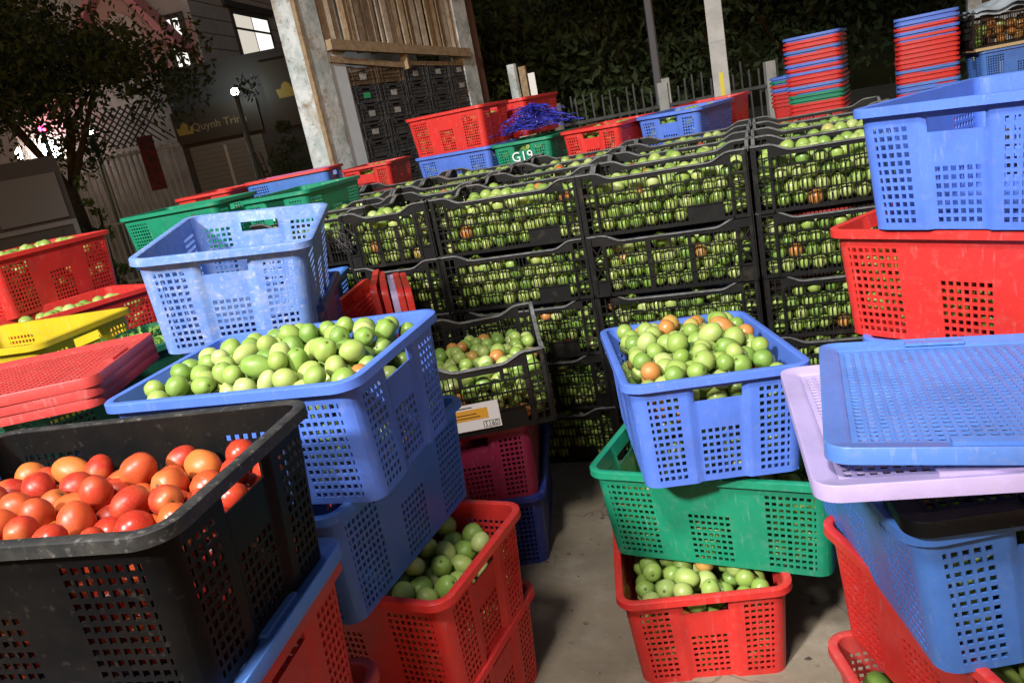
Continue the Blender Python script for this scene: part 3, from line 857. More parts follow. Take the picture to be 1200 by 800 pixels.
stackof('red crate with tomatoes behind the pile, beside the green crate', PR, -.244, 2.156, 1.0, 74.2, .24)
stackof('blue crate of tomatoes at the right end behind the pile', PB, .218, 2.234, 1.0, 72.5, .24)
stackof('red crate behind the right-end blue crate by the concrete post', PR, .33, 2.95, 1.0, 79)
t = stackof('red crate with tomatoes in front of the whitewashed post', PR, -2.265, 2.872, 1.0, 98, .24)
t = stackof('red crate behind the one on the blue crate', PR, -1.02, 2.85, 1.258, 80)
t = stackof('violet blue crate with a red rim left of the whitewashed post', PB2, -2.43, 1.95, 1.06, 14.5)
for ch in t.children:
    if ch.name.startswith('rim'): setmat(ch, PR)
t = stackof('red crate behind the long green crate at the left', PR, -2.98, 1.85, 1.045, 100)
t = stackof('long green crate seen edge-on at the left', PG, -2.25, .62, 1.03, 3)
t = stackof('green crate with white number behind the worn blue crate', PG, -1.70, .86, 1.0, 90)
obj('lettering', text_mesh('19', .085, .001), bpy.data.materials['white_paint'], t, (-CL / 2 + .012, .0, .16), (pi / 2 + .1, 0, -pi / 2))

# ---- tall nested stacks at the right rear
def nest_mesh():
    mb = MB()
    V, F = sweep_ring(A1, B1, RC, [(-.003, CH), (.012, CH), (.0155, CH - .002), (.0155, CH - .02), (.0005, CH - .02)], 3); mb.add(V, F)
    lo0 = ring_loop(A0, B0, RC, 3); lo1 = ring_loop(A1, B1, RC, 3); k = len(lo0)
    V = [(x, y, 0) for x, y, *_ in lo0] + [(x, y, CH - .01) for x, y, *_ in lo1] + [(x - nx * .004, y - ny * .004, .004) for x, y, nx, ny in lo0] + [(x - nx * .004, y - ny * .004, CH - .01) for x, y, nx, ny in lo1]
    F = [(q, (q + 1) % k, k + (q + 1) % k, k + q) for q in range(k)] + [(2 * k + q, 3 * k + q, 3 * k + (q + 1) % k, 2 * k + (q + 1) % k) for q in range(k)]
    F += [tuple(range(k))[::-1], tuple(range(2 * k, 3 * k))]
    mb.add(V, F)
    return mb.mesh('nested_crate', 40)
NEST = nest_mesh()
ORD = ['first', 'second', 'third', 'fourth', 'fifth', 'sixth', 'seventh', 'eighth', 'ninth', 'tenth', 'eleventh', 'twelfth', 'thirteenth', 'fourteenth', 'fifteenth', 'sixteenth', 'seventeenth', 'eighteenth', 'nineteenth', 'twentieth', 'twenty-first', 'twenty-second']
CN = {'b': (PB, 'blue'), 'r': (PR, 'red'), 'g': (PG, 'green'), 'p': (PB2, 'violet blue'), 't': (PLB, 'pale blue')}
def nested(seq, x, y, ztop, yaw, where, grp):
    n = len(seq); pitch = .0335
    for k, c in enumerate(seq):
        o = obj('nested_crate', NEST, CN[c][0], None, (x + jit(.004), y + jit(.004), ztop - CH - k * pitch), (0, 0, R(yaw + jit(.8))))
        tag(o, f'{CN[c][1]} nested crate, {ORD[k]} down in the {where}', 'crate', grp)
    zb = ztop - CH - (n - 1) * pitch
    m = max(1, round(zb / .25))
    for k in range(m):
        o = obj('nested_crate', NEST, PR2, None, (x, y, zb - (k + 1) * zb / m), (0, 0, R(yaw)))
        tag(o, f'red crate, {ORD[k]} beneath the {where}', 'crate', grp)
nested('brrprrbrbrrtrggrrr', 1.10, 4.25, 1.57, 80, 'tall stack behind the pile', 'nested crates in the tall back stack')
nested('bgrbrrrr', .985, 5.05, 1.285, 80, 'short stack left of the tall one', 'nested crates in the short back stack')
nested('bbrbrrrrrrrprrtbrrrr', 1.86, 4.1, 1.545, 82, 'tall stack behind the big blue crate', 'nested crates in the right back stack')

# ---- load at the upper right
def bx(name, m, dims, parent=None, loc=(0, 0, 0), rot=(0, 0, 0)):
    return obj(name, MB().box(-dims[0] / 2, dims[0] / 2, -dims[1] / 2, dims[1] / 2, 0, dims[2]).mesh(name), m, parent, loc, rot)
for k in range(4):
    t = black_crate(f'black slatted crate, {ORD[3-k]} below the blue crate at the upper right edge', (2.42, 4.05, k * GZ), 4, k % 2)
t = crate('blue crate between black crates at the upper right edge', PB2, (2.44, 4.05, 4 * GZ + .03), 4)
board = bx('wooden_board', mat('pale_board', (.45, .33, .18), .7), (.7, .45, .02), None, (2.46, 4.05, 4 * GZ + .29), (0, 0, R(4)))
tag(board, 'pale wooden board lying on the blue crate at the upper right edge', 'board')
t = black_crate('black slatted crate of produce on the board at the upper right edge', (2.40, 4.05, 4 * GZ + .312), 4, 0)
fill_crate(t, .17, 0, black=True, orange=.8, rmean=.035)
bagm = mat('grey_plastic_sheet', (.5, .55, .6), .35, .6)
V = []; F = []
for j in range(14):
    for i in range(20):
        x = (i / 19 - .5) * .7; y = (j / 13 - .5) * .5
        V.append((x, y, .06 + .07 * (1 - (2 * x / .7) ** 2) * (1 - (2 * y / .5) ** 2) + .012 * sin(31 * x + 7 * y) + .01 * sin(47 * y - 13 * x)))
F = [(j * 20 + i, j * 20 + i + 1, (j + 1) * 20 + i + 1, (j + 1) * 20 + i) for j in range(13) for i in range(19)]
nb = len(V); V += [(x, y, z - .03) for x, y, z in V]; F += [tuple(q + nb for q in f[::-1]) for f in F]
bag = obj('plastic_sheet', mesh('plastic_sheet', V, F, 60), bagm, None, (2.46, 4.05, 4 * GZ + .50), (0, 0, R(4)))
tag(bag, 'grey plastic sheet bundled over the black crate at the upper right edge', 'plastic sheet')

# ---- blue string bundle on the green crate
mb = MB()
for k in range(260):
    a = random.uniform(0, 2 * pi); cx, cy = random.gauss(0, .07), random.gauss(0, .075)
    h = .15 * math.exp(-(cx / .11) ** 2 - (cy / .13) ** 2) * random.uniform(.2, 1)
    pts = []; ln = random.uniform(.1, .2); cv = random.uniform(-2, 2)
    for q in range(7):
        s_ = (q / 6 - .5) * ln; aa = a + cv * s_ * 4
        pts.append((cx + s_ * cos(aa) + random.gauss(0, .004), cy + s_ * sin(aa) + random.gauss(0, .004), max(-.02, h + random.gauss(0, .006) - 2.2 * s_ * s_)))
    mb.tube(pts, random.uniform(.0018, .0036), 3)
st = obj('string_bundle', mb.mesh('string_bundle'), mat('blue_raffia', (.025, .03, .38), .28, .7, noise=(40, (.10, .12, .62), .5, .65), dust=((.01, .01, .12), 18, .5, .6, .8)), None, (-.74, 2.25, 1.31))
st.scale = (1.3, 1.3, 1.1)
tag(st, 'tangled bundle of shiny blue plastic string on the green crate', 'string')
# loose pale fibres on the worn blue crate
mb = MB()
for k in range(26):
    x, y, z = -.585 + random.gauss(0, .012), -.80 + random.gauss(0, .02), 1.205 + random.gauss(0, .008)
    pts = []
    for q in range(7):
        x += random.gauss(.004, .006); y += random.gauss(0, .008); z -= random.uniform(.002, .018)
        pts.append((x, y, z))
    mb.tube(pts, .0005, 3)
fb = obj('string_tuft', mb.mesh('string_tuft'), mat('pale_raffia', (.28, .28, .3), .6), None)
tag(fb, 'frayed tuft of pale string hanging off the worn blue crate', 'string')

# ---- leafy greens in the dark green crate
LEAF = mat('herb_leaf', (.12, .26, .04), .5, .4, noise=(30, (.22, .36, .08), .4, .7))
def leaf_cloud(n, fpos, size, seed=1, curl=.25):
    rr = random.Random(seed); V = []; F = []
    for k in range(n):
        p = Vector(fpos(rr)); s = size * rr.uniform(.6, 1.3)
        d = Vector((rr.gauss(0, 1), rr.gauss(0, 1), rr.gauss(0, .8))).normalized(); u = d.orthogonal().normalized()
        u = (Matrix.Rotation(rr.uniform(0, 6.28), 3, d) @ u); v = d.cross(u)
        b = len(V)
        V += [tuple(p - u * s), tuple(p - u * s * .2 + v * s * .42 + d * s * curl * .4), tuple(p + u * s), tuple(p - u * s * .2 - v * s * .42 + d * s * curl * .4)]
        F.append((b, b + 1, b + 2, b + 3))
    return V, F
def quick_mesh(name, V, F, m):
    me = bpy.data.meshes.new(name); me.from_pydata(V, [], F); me.update(); me.materials.append(m); return me
def inner(rr): 
    a = herb.matrix_world if False else None
    x, y = rr.uniform(-.26, .30), rr.uniform(-.17, .18); c, s = cos(R(71)), sin(R(71))
    return (-1.27 + x * c - y * s, -1.117 + x * s + y * c, 2.8 * P_ + .20 + rr.uniform(0, .06))
V, F = leaf_cloud(900, inner, .02, 5)
o = obj('leafy_greens', quick_mesh('leafy_greens', V, F, LEAF), LEAF); tag(o, 'leafy greens filling the dark green crate', 'greens', kind='stuff')

# ================================================================== BACKGROUND
# ---- open shed: whitewashed posts, slatted upper wall
S0 = Vector((-2.769, 3.352, 0)); TH_S = .2
SU = Vector((sin(TH_S), cos(TH_S), 0)); SN = Vector((-cos(TH_S), sin(TH_S), 0))     # along the wall, and away from the yard
ang_s = math.atan2(SU.y, SU.x)
def sp(s, z, d=0.0): return S0 + SU * s + SN * d + Vector((0, 0, z))
WHITEWASH = mat('peeling_whitewash', (.62, .66, .66), .85, .2, noise=(4, (.36, .42, .41), .42, .6), dust=[((.24, .17, .1), 7, .56, .68, .85), ((.16, .19, .18), 19, .57, .68, .8), ((.3, .2, .1), 2.2, .56, .7, .6)], bump=(30, .5, .006))
WALLW = mat('grey_white_wall', (.55, .6, .64), .85, .2, noise=(3, (.42, .47, .5), .4, .7), dust=((.25, .22, .18), 8, .62, .8, .6))
WOOD = mat('weathered_slats', (.3, .215, .13), .8, .2, noise=(14, (.45, .36, .25), .4, .7), dust=((.06, .045, .03), 40, .55, .75, .7), bump=(60, .5, .004))
WOOD2 = mat('weathered_beam', (.34, .25, .15), .8, .2, noise=(18, (.2, .14, .085), .4, .7), bump=(60, .5, .004))
WOODP = mat('pale_weathered_slat', (.4, .34, .26), .8, .2, noise=(14, (.26, .2, .14), .4, .7), dust=((.1, .08, .05), 40, .55, .75, .6), bump=(60, .5, .004))
WOODD = mat('dark_weathered_slat', (.1, .07, .045), .8, .2, noise=(14, (.18, .13, .09), .4, .7), bump=(60, .5, .004))
RUSTB = mat('brown_post_paint', (.12, .06, .04), .7, .3)
shed = thing('open_shed', 'open shed with whitewashed posts and a weathered slatted upper wall', 'shed', (0, 0, 0))
def post(s0, s1, d0, d1, z1, m, name='post'):
    mb = MB()
    p = [sp(s0, 0, d0), sp(s1, 0, d0), sp(s1, 0, d1), sp(s0, 0, d1)]
    v = [tuple(q) for q in p] + [tuple(q + Vector((0, 0, z1))) for q in p]
    mb.add(v, [(0, 3, 2, 1), (4, 5, 6, 7), (0, 1, 5, 4), (1, 2, 6, 5), (2, 3, 7, 6), (3, 0, 4, 7)])
    return obj(name, mb.mesh(name), m, shed)
post(-.19, .05, 0, .25, 4.2, WHITEWASH)
post(-.215, -.1905, -.012, .03, 4.2, WOOD2, 'timber_strip')
post(.0505, .265, .015, .06, 2.25, WALLW, 'infill_panel')
post(2.20, 2.46, 0, .3, 4.2, WHITEWASH)
post(2.465, 2.64, .02, .2, 4.2, RUSTB, 'steel_post')
post(.75, 2.3, .66, .76, 4.2, WALLW, 'back_wall')
mb = MB(); mb.beam(sp(.06, 2.26, -.03), sp(2.3, 2.13, -.03), .06, .085)
obj('beam', mb.mesh('beam'), WOOD2, shed)
mb = MB(); mb.beam(sp(.06, 2.15, .02), sp(1.1, 2.06, .02), .05, .05); obj('brace', mb.mesh('brace'), WOOD2, shed)
mb = MB(); mb.beam(sp(1.1, 2.08, .03), sp(2.25, 2.03, .03), .05, .04); obj('brace', mb.mesh('brace'), WOOD2, shed)
mb = MB(); mb.beam(sp(1.14, 2.24, -.0), sp(1.14, 2.02, .0), .07, .05); obj('brace', mb.mesh('brace'), WOOD2, shed)
s = .10; 
while s < 2.2:
    wd = random.uniform(.035, .075); gap = random.choice([.008, .015, .03, .045]); tl_ = random.uniform(-.015, .015)
    z0 = 2.24 - (s / 2.2) * .12 + random.uniform(-.03, .02)
    p = [sp(s, z0, .012 + random.uniform(0, .03)), sp(s + wd, z0, .012 + random.uniform(0, .03))]
    d = SN * .018
    q = [p[0], p[1], p[1] + d, p[0] + d]; up = Vector((0, 0, 1.95)) + SU * tl_
    mb = MB(); mb.add([tuple(x) for x in q] + [tuple(x + up) for x in q], [(0, 3, 2, 1), (4, 5, 6, 7), (0, 1, 5, 4), (1, 2, 6, 5), (2, 3, 7, 6), (3, 0, 4, 7)])
    obj('slat', mb.mesh('slat'), random.choice([WOOD, WOOD, WOOD2, WOODP, WOODP, WOODD]), shed)
    s += wd + gap
post(-.2, 2.5, .08, .14, .001, WALLW, 'sill')
mb = MB(); a, b, c, d = sp(-.9, 4.2, -.5), sp(3.0, 4.2, -.5), sp(3.0, 4.9, 4.0), sp(-.9, 4.9, 4.0)
mb.add([tuple(q) for q in (a, b, c, d)] + [tuple(q + Vector((0, 0, .06))) for q in (a, b, c, d)], [(0, 3, 2, 1), (4, 5, 6, 7), (0, 1, 5, 4), (1, 2, 6, 5), (2, 3, 7, 6), (3, 0, 4, 7)])
obj('roof', mb.mesh('roof'), mat('grey_sheet_roof', (.2, .2, .2), .6), shed)
# fruit crates stacked under the slats
zc = .158 / KH
WTAG = mat('scuffed_paper_tag', (.4, .4, .38), .7, noise=(60, (.08, .08, .08), .5, .6)); GTAG = mat('green_paper_tag', (.02, .35, .14), .7, noise=(60, (.04, .1, .06), .5, .65))
for c in range(5):
    for k in range(13):
        if k < 4: continue
        top = 12 if c < 2 else 12
        s_ = .27 + .2 + c * .405; p = sp(s_, k * .160 + (.0 if c < 2 else -.01), .31)
        m = PBR if (k == 12 and c < 2) else PGC
        t = black_crate(f'{"brown" if m is PBR else "black"} low fruit crate, shed column {["one","two","three","four","five"][c]} from the post, {ORD[12-k]} from the top',
                        p, math.degrees(ang_s) - 90 + jit(1.2), (c + k) % 2, group='low fruit crates stacked in the shed', m=m, sc=(1, 1, zc), name='low_fruit_crate')
        if (c, k) in ((0, 12), (0, 11), (0, 10), (0, 9), (1, 10), (1, 11), (2, 12), (3, 12), (4, 11), (4, 12)):
            obj('paper_tag', MB().box(KL / 2 + .006, KL / 2 + .0075, -.05, .04, .06, .13).mesh('paper_tag'), GTAG if (c, k) == (0, 11) else WTAG, t)
            obj('paper_tag', MB().box(-.05, .04, -KW / 2 - .0075, -KW / 2 - .006, .06, .13).mesh('paper_tag'), GTAG if (c, k) == (0, 11) else WTAG, t)
for c in range(5):      # plinth the stacks stand on
    p = sp(.47 + c * .405, 0, .31)
    o = bx('pallet_block', WOOD2, (.58, .38, .635), None, p, (0, 0, ang_s - pi)); 
    o.rotation_euler = (0, 0, ang_s - pi / 2 + pi / 2)
    tag(o, f'timber block under fruit crate column {["one","two","three","four","five"][c]} in the shed', 'block')

# ---- concrete post, thin pole, stump, picket fence
CONC = mat('pale_concrete', (.42, .42, .4), .9, .2, noise=(6, (.3, .3, .29), .4, .7), dust=((.16, .15, .13), 20, .6, .78, .6), bump=(50, .4, .004))
cp = thing('concrete_post', 'pale square concrete post with a yellow paint streak behind the pile', 'post', (.35, 4.25, 0))
obj('shaft', MB().box(-.065, .065, -.065, .065, 0, 3.6).mesh('shaft'), CONC, cp)
obj('paint_streak', MB().box(-.012, .022, -.068, -.0655, 1.12, 1.42).mesh('paint_streak'), mat('yellow_paint', (.6, .5, .05), .7), cp)
obj('band', MB().box(-.067, .067, -.067, .067, 1.66, 1.675).mesh('band'), mat('grey_band', (.3, .3, .3), .6), cp)
tp = thing('thin_pole', 'thin dark timber pole standing beside the picket fence', 'pole', (-.48, 6.75, 0))
obj('shaft', MB().tube([(0, 0, 0), (.01, 0, 2), (.0, .02, 4.5)], [.05, .045, .04], 8).mesh('shaft', 40), mat('dark_grey_pole', (.1, .1, .105), .8), tp)
obj('bracket', MB().box(.05, .14, -.04, .04, .9, 1.48).mesh('bracket'), CONC, tp)
sm_ = thing('white_stump', 'short white-painted post with a paper notice left of the fence', 'post', (-1.72, 5.22, 0))
obj('shaft', MB().tube([(0, 0, 0), (0, 0, 1.0), (-.01, 0, 1.9)], [.06, .055, .05], 8).mesh('shaft', 40), WHITEWASH, sm_)
obj('timber', MB().box(.06, .13, .0, .06, 0, 1.86).mesh('timber'), WOOD2, sm_)
obj('notice', MB().box(.15, .22, -.005, .0, 1.52, 1.78).mesh('notice'), WHITE, sm_)
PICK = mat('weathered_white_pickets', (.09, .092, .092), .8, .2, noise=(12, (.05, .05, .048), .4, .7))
fn = thing('picket_fence', 'weathered white picket fence in front of the dark trees', 'fence', (0, 0, 0))
FA = Vector((-2.2, 6.2, 0)); FB = Vector((1.4, 7.2, 0)); fd = (FB - FA); fl = fd.length; fd.normalize(); fa = math.atan2(fd.y, fd.x)
pk = MB().box(-.009, .009, -.007, .007, 0, 1.0).mesh('picket')
n = int(fl / .095)
for k in range(n):
    if k % 13 == 6: continue
    p = FA + fd * (k * .095); h = random.uniform(1.36, 1.5)
    o = obj('picket', pk, PICK, fn, p, (random.uniform(-.02, .02), random.uniform(-.02, .02), fa)); o.scale = (1, 1, h)
for z in (.35, 1.18):
    mb = MB(); mb.beam(FA + Vector((0, 0, z)) - fd.cross(Vector((0, 0, 1))) * -.02, FB + Vector((0, 0, z)) - fd.cross(Vector((0, 0, 1))) * -.02, .02, .035); obj('rail', mb.mesh('rail'), PICK, fn)
for k in range(0, n, 13):
    p = FA + fd * (k * .095 + .6)
    obj('fence_post', MB().box(-.055, .055, -.055, .055, 0, 1.44).mesh('fence_post'), CONC, fn, p, (0, 0, fa))

# ---- trees
BARK = mat('dark_bark', (.07, .05, .035), .9, .2, noise=(20, (.03, .022, .016), .4, .7), bump=(40, .6, .01))
def leafm(name, c, c2): return mat(name, c, .65, .2, noise=(3.5, c2, .35, .7))
LFS = [leafm('dark_leaves', (.028, .045, .018), (.04, .06, .022)), leafm('mid_leaves', (.035, .055, .02), (.05, .075, .028)), leafm('yellow_green_leaves', (.09, .13, .03), (.13, .17, .045))]
def crown_mesh(name, n, rx, rz, size, seed, m):
    rr = random.Random(seed)
    cl = [(rr.gauss(0, rx * .5), rr.gauss(0, rx * .5), rr.gauss(0, rz * .45), rr.uniform(.25, .55) * rx) for _ in range(26)]
    def pos(r2):
        c = r2.choice(cl); d = Vector((r2.gauss(0, 1), r2.gauss(0, 1), r2.gauss(0, .8))).normalized() * c[3] * r2.uniform(.35, 1.05)
        return (c[0] + d.x, c[1] + d.y, c[2] + d.z)
    V, F = leaf_cloud(n, pos, size, seed)
    return quick_mesh(name, V, F, m)
def tree(label, loc, h, rx, rz, m, seed, n=4500, size=.07, group=None, name='tree', trunk=.12, lean=(0, 0)):
    t = thing(name, label, 'tree', loc, (0, 0, seed), group)
    rr = random.Random(seed); mb = MB()
    fk = h * .55
    mb.tube([(0, 0, -.05), (lean[0] * .4 + .03, lean[1] * .4, fk * .5), (lean[0], lean[1], fk)], [trunk, trunk * .8, trunk * .6], 8)
    for k in range(5):
        a = rr.uniform(0, 6.28); e = Vector((lean[0] + cos(a) * rx * .6, lean[1] + sin(a) * rx * .6, h + rr.uniform(-.3, .5) * rz))
        b = Vector((lean[0], lean[1], fk)); mid = b.lerp(e, .5) + Vector((rr.gauss(0, .1), rr.gauss(0, .1), .1))
        mb.tube([b - Vector((0, 0, .05)), mid, e], [trunk * .5, trunk * .3, trunk * .1], 6)
    obj('trunk', mb.mesh('trunk', 60), BARK, t)
    obj('crown', crown_mesh('crown', n, rx, rz, size, seed, m), m, t, (lean[0], lean[1], h))
    return t
tree('dark leafy street tree in front of the house at the left', (-6.35, 3.87, 0), 2.86, 1.2, .5, LFS[1], 3, 17000, .042, lean=(.18, -.05), trunk=.085)
far = [(-3.6, 9.8, 2.2, 1.6, 1.3, 0), (-2.2, 10.5, 2.6, 1.9, 1.6, 1), (-.6, 11.2, 2.4, 1.9, 1.5, 0), (1.1, 11.8, 2.6, 2.0, 1.6, 0), (2.9, 12.2, 2.5, 2.0, 1.5, 1), (-1.4, 13.5, 4.6, 2.4, 1.8, 0), (1.8, 14.5, 4.4, 2.5, 1.8, 0), (4.6, 13.0, 3.0, 2.2, 1.7, 0)]
wh = ['left of the white stump', 'right above the white stump', 'behind the thin pole', 'behind the concrete post', 'behind the tall nested stack', 'high above the picket fence', 'high above the concrete post', 'behind the right back stack']
for i, (x, y, h, rx, rz, k) in enumerate(far):
    tree(f'dark tree beyond the picket fence, {wh[i]}', (x, y, 0), h, rx, rz, LFS[k], 20 + i, 5000, .085, 'dark trees beyond the fence')
def shrub(label, loc, h, r, m, seed, n=1400, size=.035):
    t = thing('shrub', label, 'shrub', loc)
    mb = MB(); rr = random.Random(seed)
    for k in range(6):
        a = rr.uniform(0, 6.28); mb.tube([(0, 0, 0), (cos(a) * r * .3, sin(a) * r * .3, h * .5), (cos(a) * r * .6, sin(a) * r * .6, h * .9)], [.02, .014, .006], 5)
    obj('stem', mb.mesh('stem'), BARK, t)
    obj('foliage', crown_mesh('foliage', n, r, h * .5, size, seed, m), m, t, (0, 0, h * .6))
shrub('yellow-green bush left of the white stump', (-2.55, 6.7, 0), 1.9, .35, LFS[2], 41)
shrub('dark bush between the lamp post and whitewashed post', (-5.35, 6.1, 0), 1.75, .42, LFS[1], 42, 2600)
shrub('small bright green plant beside the tree trunk', (-5.75, 3.35, 0), 1.45, .14, LFS[2], 43, 700, .03)

# ---- house, gate, signs and lamps at the left
HC = Vector((-9.46, 10.72, 0)); hth = -.166
HU = Vector((sin(hth), cos(hth), 0)); HL = Vector((-cos(hth), sin(hth), 0))        # right face recedes along HU, front face runs along HL
SIDING = mat('grey_siding', (.3, .29, .3), .8, .2, noise=(2, (.24, .23, .24), .4, .7))
PINKW = mat('dull_pink_wall', (.3, .19, .18), .85, .2); ROOFM = mat('dark_roof_sheet', (.05, .045, .05), .7)
TRIM = mat('pink_trim', (.36, .14, .15), .8); DARKT = mat('dark_window_frame', (.03, .03, .032), .5)
LIT = mat('lit_window_glass', (.5, .48, .42), .4, emit=((1, .93, .8), .55))
LIT2 = mat('bright_lit_window_glass', (.6, .6, .58), .4, emit=((1, .97, .9), 1.0))
house = thing('house', 'two-storey house with grey siding, pink gable and lit windows', 'house', (0, 0, 0))
def quadbox(o, u, v, s0, s1, z0, z1, d0, d1, nrm):
    """box on a wall: s along u, z up, d outward along nrm"""
    pts = []
    for z in (z0, z1):
        for s, d in ((s0, d0), (s1, d0), (s1, d1), (s0, d1)): pts.append(tuple(o + u * s + nrm * d + Vector((0, 0, z))))
    return pts, [(0, 3, 2, 1), (4, 5, 6, 7), (0, 1, 5, 4), (1, 2, 6, 5), (2, 3, 7, 6), (3, 0, 4, 7)]
NR = -HL; NF = -HU
def hb(name, u, nrm, s0, s1, z0, z1, d0, d1, m, parent=None):
    V, F = quadbox(HC, u, None, s0, s1, z0, z1, d0, d1, nrm); mb = MB(); mb.add(V, F)
    return obj(name, mb.mesh(name), m, parent or house)
hb('wall', HU, NR, 0, 6, 0, 5.6, -6, 0, SIDING)
z = 2.9; 
while z < 5.5:
    hb('siding_board', HU, NR, -.01, 6, z, z + .27, .001, .022, SIDING); z += .29
hb('wall', HL, NF, .02, 4.5, 0, 4.3, .002, .02, PINKW)
# gable on the front face
mb = MB(); g0, g1, gm = HC + HL * .35 + NF * .35, HC + HL * 2.35 + NF * .35, HC + HL * 1.2 + NF * .35
def tri(p, q, r, t, zb, zt):
    mb = MB(); a, b, c = p + Vector((0, 0, zb)), q + Vector((0, 0, zb)), r + Vector((0, 0, zt)); dd = -NF * t
    mb.add([tuple(x) for x in (a, b, c, a + dd, b + dd, c + dd)], [(0, 1, 2), (3, 5, 4), (0, 3, 4, 1), (1, 4, 5, 2), (2, 5, 3, 0)]); return mb
obj('gable', tri(g0, g1, gm, .3, 4.0, 5.25).mesh('gable'), PINKW, house)
for p, q in ((g0, gm), (g1, gm)):
    mb = MB(); ex = (p - q).normalized()
    mb.beam(p + NF * .06 + ex * .3 + Vector((0, 0, 3.7)), q + NF * .06 + Vector((0, 0, 5.32)), .5, .12); obj('gable_trim', mb.mesh('gable_trim'), TRIM, house)
mb = MB(); arch = [HC + HL * (1.25 + .42 * cos(a)) + NF * .39 + Vector((0, 0, 3.95 + .65 * sin(a))) for a in np.linspace(0, pi, 13)]
V = [tuple(q) for q in arch] + [tuple(q - NF * .03) for q in arch]; nn = len(arch)
mb.add(V, [tuple(range(nn)), tuple(range(nn, 2 * nn))[::-1]] + [(i, (i + 1) % nn, nn + (i + 1) % nn, nn + i) for i in range(nn)])
obj('arch_panel', mb.mesh('arch_panel'), mat('pale_arch_plaster', (.32, .26, .25), .8), house)
hb('roof', HU, NR, -.5, 6.2, 5.6, 5.75, -6.3, .5, ROOFM)
# lit windows
def window(u, nrm, s0, s1, z0, z1, glass, split):
    f = hb('window', u, nrm, s0 - .09, s1 + .09, z0 - .09, z1 + .1, .023, .05, DARKT)
    n = len(split) - 1
    for i in range(n):
        for (za, zb) in ((z0, z0 + (z1 - z0) * .66), (z0 + (z1 - z0) * .72, z1)):
            a = s0 + (s1 - s0) * split[i] + .03; b = s0 + (s1 - s0) * split[i + 1] - .03
            o = hb('pane', u, nrm, a, b, za, zb, .0505, .058, glass[i] if isinstance(glass, list) else glass); o.parent = f
window(HU, NR, 1.72, 3.42, 3.6, 4.52, [LIT, LIT2], [0, .5, 1])
hb('lintel', HU, NR, 1.4, 3.8, 4.66, 4.78, .023, .09, DARKT)
window(HL, NF, .22, .52, 3.25, 4.35, LIT2, [0, .55, 1])

GATEW = mat('white_painted_steel', (.42, .42, .4), .6, .4); DARKS = mat('dark_steel', (.035, .035, .035), .6)
GA = Vector((-9.6, 5.75, 0)); GB = Vector((-7.15, 6.6, 0)); gd = GB - GA; gl = gd.length; gd.normalize(); ga = math.atan2(gd.y, gd.x); gn = Vector((gd.y, -gd.x, 0))
gate = thing('bar_gate', 'white upright bar gate with diamond lattice above, lit from behind', 'gate', (0, 0, 0))
bar = MB().box(-.012, .012, -.012, .012, .1, 1.95).mesh('bar')
for k in range(int(gl / .085)): obj('bar', bar, GATEW, gate, GA + gd * (k * .085), (0, 0, ga))
for z in (.15, 1.0, 1.9):
    mb = MB(); mb.beam(GA + Vector((0, 0, z)), GB + Vector((0, 0, z)), .03, .04); obj('rail', mb.mesh('rail'), GATEW, gate)
L0, L1, zb, zt = 1.2, gl, 2.0, 2.55
for k in range(-5, 16):
    for sg in (1, -1):
        a, b = L0 + k * .1, L0 + k * .1 + sg * (zt - zb)
        za, zz = zb, zt
        if sg < 0: a, b = a + .55, b + .55
        if min(a, b) < L0 or max(a, b) > L1: continue
        mb = MB(); mb.beam(GA + gd * a + Vector((0, 0, za)) + gn * (.01 * sg), GA + gd * b + Vector((0, 0, zz)) + gn * (.01 * sg), .018, .018); obj('lattice_bar', mb.mesh('lattice_bar'), DARKS, gate)
# pale wall behind the gate, lit by the yard lamps there
bw = obj('courtyard_wall', MB().box(-1.4, 1.6, -.06, .06, 0, 3.0).mesh('courtyard_wall'), mat('pale_courtyard_plaster', (.36, .34, .31), .85, noise=(3, (.2, .18, .16), .4, .7)), None, GA + gd * 1.2 - gn * 1.1, (0, 0, ga))
tag(bw, 'pale plaster wall behind the white bar gate', 'wall')
sc1 = thing('red_banner', 'red and dark vertical banner hanging on the bar gate', 'banner', GA + gd * 2.15 + gn * .05, (0, 0, ga))
obj('cloth', MB().box(-.11, .11, -.01, .01, 1.35, 2.1).mesh('cloth'), mat('dull_red_cloth', (.14, .02, .018), .8, noise=(12, (.05, .02, .02), .5, .6)), sc1)
# shop front: roll door, name board
sh = thing('shop_front', 'dark shop front with a grey roll door and a name board', 'shop front', (0, 0, 0))
SA = Vector((-7.15, 6.6, 0)); SB = Vector((-5.1, 7.35, 0)); sd = SB - SA; sl = sd.length; sd.normalize(); sa = math.atan2(sd.y, sd.x); sn = Vector((sd.y, -sd.x, 0))
def fb_(name, s0, s1, z0, z1, d0, d1, m, parent=sh):
    V, F = quadbox(SA, sd, None, s0, s1, z0, z1, d0, d1, sn); mb = MB(); mb.add(V, F); return obj(name, mb.mesh(name), m, parent)
DKW = mat('dark_plaster', (.05, .048, .045), .8); ROLL = mat('grey_roll_door', (.16, .165, .16), .6)
fb_('wall', 0, sl, 0, 2.9, -.3, -.05, DKW)
z = .05
while z < 1.78:
    fb_('door_slat', .1, 1.15, z, z + .062, -.049, -.03, ROLL); z += .066
fb_('door_post', .58, .62, .05, 1.78, -.0295, -.02, GATEW)
bd = fb_('name_board', -.02, 1.2, 1.88, 2.32, -.049, .0, mat('dark_sign_board', (.04, .035, .025), .6))
SIGNT = mat('tan_sign_paint', (.3, .24, .13), .6); SIGNY = mat('yellow_sign_paint', (.34, .25, .05), .6)
o = obj('lettering', text_mesh('Quynh Trinh', .15, .002), SIGNT, bd, SA + sd * .62 + sn * .004 + Vector((0, 0, 2.08)), (pi / 2, 0, sa))
